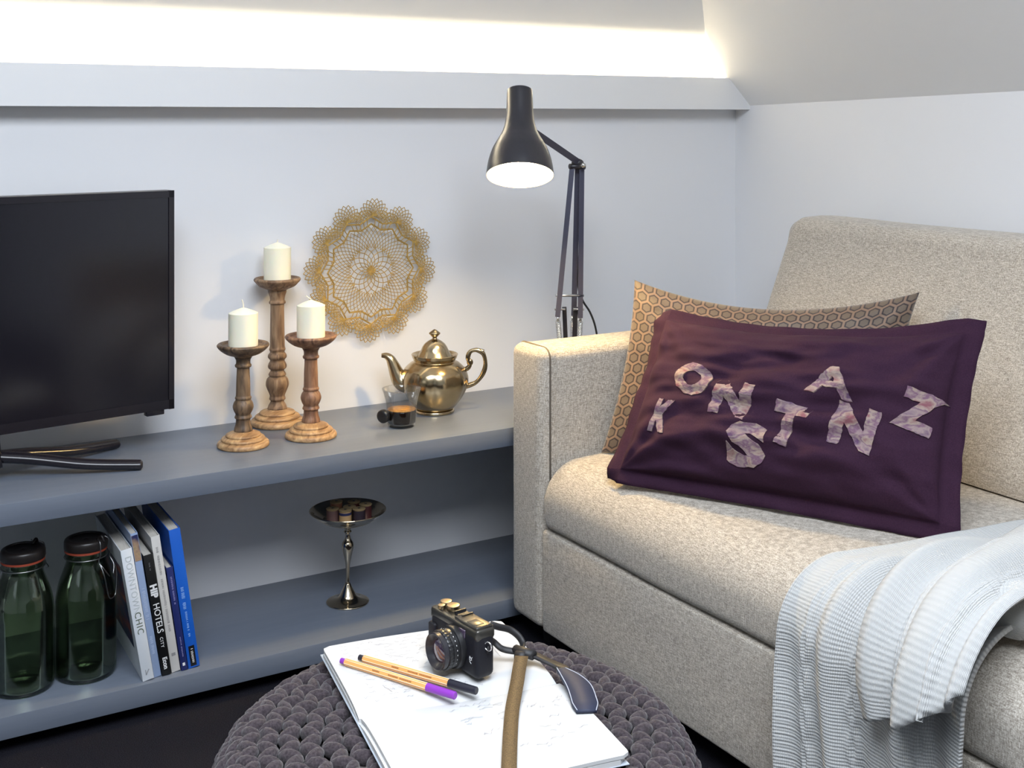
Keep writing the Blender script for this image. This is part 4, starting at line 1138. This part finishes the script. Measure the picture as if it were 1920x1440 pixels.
# ------------------------------------------------------------------ notebook on the pouf
ZPAGE = 0.412
c_bl = PZ(603, 1212, ZPAGE); c_br = PZ(946, 1152, ZPAGE)
ex = (c_br - c_bl); NW = ex.length * 0.965; ang = math.atan2(ex.y, ex.x) - math.radians(2.2)
org = c_bl
t = thing('open_notebook', (org.x, org.y, ZP), 'open notebook with white sketched pages lying on the knitted pouf', 'notebook', ang)
PH = 0.222
def page_z(v):            # v from far edge (0) to near edge (1); gutter in the middle
    d = abs(v - 0.5) * 2
    return 0.0145 - 0.0085 * math.exp(-d * 7.0) - 0.0015 * d
def rc(u, v, r=0.012):    # rounded outer corners
    return u, v
def page_sheet(z_off, v0, v1, inset=0.0, shift=0.0):
    def f(u, v):
        vv = v0 + (v1 - v0) * v
        x = inset + (NW - 2 * inset) * u
        y = -2 * PH * vv
        e = 0.010
        yo = 2 * PH * min(vv, 1 - vv)                # distance to outer edge
        if yo < e:
            q = e - math.sqrt(max(0, e * e - (e - yo) ** 2))
            x = max(inset + q, min(NW - inset - q, x))
        return (x + shift, y, page_z(vv) + z_off + 0.0012 * math.sin(u * 5 + vv * 3))
    return grid(f, 24, 40)
def block(zo0, zo1, v0, v1, inset=0, shift=0.0):
    g1 = page_sheet(zo1, v0, v1, inset, shift); g0 = page_sheet(zo0, v0, v1, inset, shift); g0 = ([Vector((v.x, v.y, max(0.0019, v.z))) for v in g0[0]], g0[1]); n = len(g1[0])
    V = g1[0] + g0[0]; w = 25
    FF = [tuple(reversed(f)) for f in g1[1]] + [tuple(i + n for i in f) for f in g0[1]]
    rim = list(range(w)) + [j * w + 24 for j in range(1, 41)] + [40 * w + i for i in range(23, -1, -1)] + [j * w for j in range(39, 0, -1)]
    for i in range(len(rim)):
        a, b = rim[i], rim[(i + 1) % len(rim)]
        FF.append((a, b, b + n, a + n))
    return (V, FF)
obj('cover', rbox(-0.002, NW + 0.002, -2 * PH - 0.001, 0.001, 0.0004, 0.0018, 0.0005, 1), M['cover'], t, autosmooth=40)
obj('page_block', block(-0.0128, -0.0062, 0.0, 1.0, 0.0), M['paper'], t, autosmooth=40)
obj('top_page', block(-0.0050, -0.0005, 0.0, 0.5, 0.001), M['paper'], t, autosmooth=40)
obj('top_page', block(-0.0052, -0.0008, 0.5, 1.0, 0.0, 0.004), M['paper'], t, autosmooth=40)
rnd = random.Random(12); gs = []
def stroke(pts, w):
    P = []
    for u, v in pts: P.append(Vector((NW * u, -2 * PH * v, page_z(v) + 0.0005 + 0.0012 * math.sin(u * 5 + v * 3))))
    gs.append(tube(P, w * 0.5, 4, flat=(1, 0.3)))
for ln in range(16):
    v = 0.03 + ln * 0.027
    u = rnd.uniform(0.05, 0.12)
    while u < rnd.uniform(0.45, 0.95):
        L = rnd.uniform(0.015, 0.05); pts = []
        for q in range(6): pts.append((u + L * q / 5, v + rnd.uniform(-0.006, 0.006)))
        stroke(pts, 0.0005); u += L + rnd.uniform(0.015, 0.08)
for q in range(16):
    u, v = rnd.uniform(0.1, 0.9), rnd.uniform(0.05, 0.42); a = rnd.uniform(0, PI); L = rnd.uniform(0.03, 0.16)
    stroke([(u + L * i / 5 * math.cos(a), min(0.48, max(0.02, v + 0.6 * L * i / 5 * math.sin(a) + rnd.uniform(-0.003, 0.003)))) for i in range(6)], 0.0006)
for q in range(40):
    u, v = rnd.uniform(0.4, 0.95), rnd.uniform(0.53, 0.9); L = rnd.uniform(0.02, 0.07)
    stroke([(u + L * i / 4, v + rnd.uniform(-0.008, 0.008)) for i in range(5)], 0.0007)
for part_ in (gs[:-40], gs[-40:]):      # handwriting on the far page, then on the near page
    obj('ink_sketch', merge(*part_), M['ink'], t, smooth=False)['kind'] = 'stuff'

# ------------------------------------------------------------------ pens
def pen(pa, pb, capm, lab, capfrac):
    z = ZPAGE + 0.0055
    a, b = PZ(pa[0], pa[1], z), PZ(pb[0], pb[1], z)
    d = b - a; L = d.length; ang = math.atan2(d.y, d.x)
    t = thing('fineliner_pen', (a.x, a.y, ZPAGE), lab, 'pen', ang, 'orange fineliner pens on the notebook')
    zc = 0.0058
    hexr = 0.0050
    def cyl(x0, x1, r0, r1=None, seg=6, ph=0):
        V, Fa = lathe([(r0, x0), (r1 or r0, x1)], seg)
        c, s = math.cos(ph), math.sin(ph)
        return ([Vector((v.z, v.x * c - v.y * s, zc + v.x * s + v.y * c)) for v in V], [tuple(reversed(f)) for f in Fa])
    Lc = L * capfrac
    br = obj('barrel', cyl(0.008, L - Lc + 0.004, hexr, seg=6, ph=0), M['pen_wood'], t, smooth=False)
    for k in range(6):
        a_ = math.radians(60 * k)
        obj('white_stripe', tube([(0.009, hexr * math.cos(a_), zc + hexr * math.sin(a_)), (L - Lc, hexr * math.cos(a_), zc + hexr * math.sin(a_))], 0.00035, 4), M['pen_stripe'], br, smooth=False)
    obj('end_plug', merge(cyl(0.0, 0.009, 0.0041, seg=16)), capm, t, autosmooth=40)
    obj('cap', merge(cyl(L - Lc, L - 0.001, 0.0057, 0.0053, 20), cyl(L - 0.001, L, 0.0053, 0.0044, 20)), capm, t, autosmooth=40)
    gs = []
    rr = random.Random(int(pa[0]))
    for x0, x1 in ((0.30, 0.36), (0.44, 0.52), (0.54, 0.64)):
        x = L * x0
        while x < L * x1:
            gs.append(bar((x, -hexr * 0.80, zc + hexr * 0.50), (x + 0.0009, -hexr * 0.80, zc + hexr * 0.50), 0.0016, 0.0003, (0, -0.87, 0.5))); x += 0.0016
    obj('print', merge(*gs), M['pen_ink'], br, smooth=False)
pen((640, 1239), (854, 1305), M['violet'], 'orange fineliner pen with violet cap and violet end on the notebook', 0.235)
pen((674, 1233), (894, 1296), M['cap_black'], 'orange fineliner pen with black cap and black end on the notebook', 0.225)

# ------------------------------------------------------------------ camera on the notebook
ca_ = PZ(894, 1282, ZPAGE); cb_ = PD(799, 1140, 1.812)
dirx = Vector((ca_.x - cb_.x, ca_.y - cb_.y, 0)).normalized()
rz = math.atan2(dirx.y, dirx.x)
CW, CD, CH = 0.118, 0.033, 0.071
nrm = Vector((-dirx.y, dirx.x, 0))             # local +Y (back of the camera)
cc = Vector((ca_.x, ca_.y, 0)) - dirx * (CW / 2) + nrm * (CD / 2)
t = thing('compact_camera', (cc.x, cc.y, ZPAGE + 0.002), 'black retro compact camera with large lens and neck strap on the notebook', 'camera', rz)
hw = CW / 2; hd_ = CD / 2
bd = rbox(-hw, hw, -hd_, hd_, 0.0, CH - 0.006, 0.009, 4)
obj('body', bd, M['cam'], t, autosmooth=50)
obj('grip', rbox(-hw + 0.001, -hw + 0.018, -hd_ - 0.004, -hd_ + 0.01, 0.004, CH - 0.022, 0.003, 3), M['cam'], t, autosmooth=50)
tp = obj('top_plate', rbox(-hw + 0.0004, hw - 0.0004, -hd_ + 0.0005, hd_ - 0.0005, CH - 0.018, CH - 0.001, 0.0045, 3), M['cam_metal'], t, autosmooth=50)
obj('raised_cover', rbox(hw - 0.058, hw - 0.003, -hd_ + 0.002, hd_ - 0.003, CH - 0.003, CH + 0.0025, 0.002, 2), M['cam_metal'], tp, autosmooth=50)
obj('flash_lid', rbox(hw - 0.030, hw - 0.010, -hd_ + 0.004, hd_ - 0.012, CH + 0.001, CH + 0.0032, 0.001, 2), M['cam_metal'], tp, autosmooth=50)
obj('hot_shoe', merge(box(-0.010, 0.010, -0.006, 0.013, CH - 0.002, CH + 0.0008), box(-0.010, -0.0075, -0.006, 0.013, CH, CH + 0.004), box(0.0075, 0.010, -0.006, 0.013, CH, CH + 0.004)), M['black_plastic'], tp, smooth=False)
def dial(x, y, r, h):
    return xf(lathe(smooth_prof([(r * 0.94, 0), (r, 0.001), (r, h - 0.001), (r * 0.92, h), (0.0001, h + 0.0003)], 2), 28, cap1=False, rfun=lambda a, i, z: 1 + 0.025 * math.cos(a * 28)), (x, y, CH - 0.001))
obj('dial', dial(-0.026, 0.003, 0.0095, 0.007), M['cam_gold'], t)
obj('dial', dial(-0.047, 0.005, 0.0085, 0.006), M['cam_gold'], t)
obj('shutter_button', dial(-0.040, -0.008, 0.0055, 0.0055), M['cam_gold'], t)
obj('viewfinder_window', rbox(0.016, 0.031, -hd_ - 0.0012, -hd_ + 0.004, CH - 0.020, CH - 0.008, 0.001, 2), M['lens_glass'], t, autosmooth=50)
obj('assist_lamp', xf(lathe([(0.0028, 0), (0.0028, 0.0012), (0.0001, 0.0016)], 14, cap1=False), (-0.026, -hd_ + 0.0003, CH - 0.026), (PI / 2, 0, 0)), M['white_mark'], t)
mk = []
for dx, dz, rot in ((0, 0.0035, 0.6), (0.0015, 0.0, -0.5), (0, -0.0035, 0.6), (-0.002, 0.001, 1.4), (0.003, 0.003, -1.0)):
    mk.append(xf(box(-0.0022, 0.0022, -0.0002, 0.0002, -0.0004, 0.0004), (0.044 + dx, -hd_ - 0.0003, 0.026 + dz), (0, rot, 0)))
obj('front_mark', merge(*mk), M['white_mark'], t, smooth=False)
ly = -hd_
def ring(prof, seg=48, **kw):
    g = lathe(prof, seg, **kw)
    return xf(g, (0.006, ly, 0.033), (PI / 2, 0, 0))
ln = obj('lens_barrel', ring(smooth_prof([(0.0295, -0.001), (0.0300, 0.002), (0.0295, 0.008), (0.0280, 0.009)], 2) + smooth_prof([(0.0268, 0.0095), (0.0270, 0.018), (0.0262, 0.0195)], 2), cap0=False, rfun=lambda a, i, z: 1.0), M['black_plastic'], t, autosmooth=30)
obj('focus_ring', ring(smooth_prof([(0.0262, 0.0185), (0.0272, 0.0195), (0.0272, 0.0255), (0.0262, 0.0265)], 2), 72, cap0=False, cap1=False, rfun=lambda a, i, z: 1 + 0.012 * math.cos(a * 36)), M['black_plastic'], ln, autosmooth=30)
obj('front_rim', ring([(0.0258, 0.0255), (0.0258, 0.0335), (0.0242, 0.0345), (0.0225, 0.0335), (0.0180, 0.0290), (0.0165, 0.0270)], cap0=False, cap1=False), M['lamp_black'], ln, autosmooth=30)
obj('glass_element', ring(smooth_prof([(0.0168, 0.0268), (0.013, 0.0290), (0.007, 0.0303), (0.0001, 0.0308)], 3), cap0=False, cap1=False), M['lens_glass'], ln)
mk = []
for i in range(11):
    a = math.radians(-30 + 14 * i)
    q = xf(box(-0.0004, 0.0004, -0.0009, 0.0009, -0.0002, 0.0002), (0.0268 * math.cos(a), 0.0268 * math.sin(a), 0.0140), (0, PI / 2, a))
    mk.append(xf(q, (0.006, ly, 0.033), (PI / 2, 0, 0)))
obj('scale_marks', merge(*mk), M['white_mark'], ln, smooth=False)
obj('strap_lug', xf(tube([(0.006 * math.cos(a), 0, 0.006 * math.sin(a)) for a in [2 * PI * i / 16 for i in range(16)]], 0.0012, 6, closed=True), (hw + 0.004, 0.0, CH - 0.024), (0, 0, 0.3)), M['chrome'], t)
obj('eyepiece', rbox(hw - 0.030, hw - 0.010, hd_ - 0.002, hd_ + 0.006, CH - 0.020, CH - 0.004, 0.002, 2), M['black_plastic'], t, autosmooth=50)
# strap pieces (world coordinates turned into the camera's frame)
inv = (Matrix.Translation((cc.x, cc.y, ZPAGE + 0.001)) @ Matrix.Rotation(rz, 4, 'Z')).inverted()
def tol(g): return ([inv @ Vector(v) for v in g[0]],) + tuple(g[1:])
zt_ = ZPAGE
lug = Vector((cc.x, cc.y, 0)) + dirx * (hw + 0.004); lug.z = zt_ + CH - 0.028
junction = PZ(978, 1222, zt_ + 0.014)
L1 = [lug, PZ(922, 1203, zt_ + 0.030), PZ(940, 1217, zt_ + 0.018), PZ(960, 1222, zt_ + 0.014), junction]
L2 = [PD(919, 1172, 1.80), PZ(936, 1177, zt_ + 0.040), PZ(956, 1182, zt_ + 0.034), PZ(972, 1194, zt_ + 0.026), PZ(980, 1208, zt_ + 0.018), junction]
st_ = obj('strap', tol(merge(tube(catmull(L1, 6), 0.0042, 8, flat=(0.5, 1.1)), tube(catmull(L2, 6), 0.0046, 8, flat=(0.5, 1.1)))), M['strap'], t)
obj('strap_keeper', tol(merge(tube([PZ(966, 1219, zt_ + 0.014), PZ(1000, 1230, zt_ + 0.015)], 0.0085, 10, flat=(1, 0.8)), tube([PZ(968, 1232, zt_ + 0.010), PZ(986, 1233, zt_ + 0.012)], 0.008, 10))), M['strap'], st_)
L3 = [junction, PZ(1000, 1229, zt_ + 0.012), PZ(1024, 1240, zt_ + 0.009), PZ(1046, 1250, zt_ + 0.006), PZ(1062, 1260, zt_ + 0.006)]
obj('strap_band', tol(ribbon(catmull(L3, 6), Vector((0.35, 0.9, 0.1)), 0.014, 0.003)), M['strap'], st_)
L4 = [PZ(978, 1232, zt_ + 0.016), PZ(974, 1252, zt_ + 0.014), PZ(970, 1278, zt_ + 0.008), PZ(965, 1305, zt_ + 0.005), PZ(960, 1335, zt_ + 0.004), PZ(957, 1375, zt_ + 0.004), PZ(955, 1420, zt_ + 0.004), PZ(954, 1455, zt_ + 0.004)]
obj('strap_tail', tol(ribbon(catmull(L4, 6), RT, 0.019, 0.0016)), M['strap_brown'], st_)
L5 = [PZ(1052, 1256, zt_ + 0.008), PZ(1070, 1270, zt_ + 0.009), PZ(1086, 1290, zt_ + 0.007), PZ(1096, 1318, zt_ + 0.004), PZ(1100, 1336, zt_ + 0.002)]
cpts = catmull(L5, 6); nc = len(cpts) - 1
wds = [0.014 + 0.022 * math.sin(min(1, i / (nc * 0.55)) * PI / 2) * (1 if i < nc * 0.8 else 1 - (i / nc - 0.8) * 2.0) for i in range(nc + 1)]
pad = obj('leather_pad', tol(ribbon(cpts, RT, wds, 0.004)), M['strap_blue'], st_)
for sg in (-1, 1):
    obj('edge_stitching', tol(tube([q + RT * (sg * (w / 2 - 0.001)) + Vector((0, 0, 0.0022)) for q, w in zip(cpts, wds)], 0.0007, 5)), M['stitch'], st_)
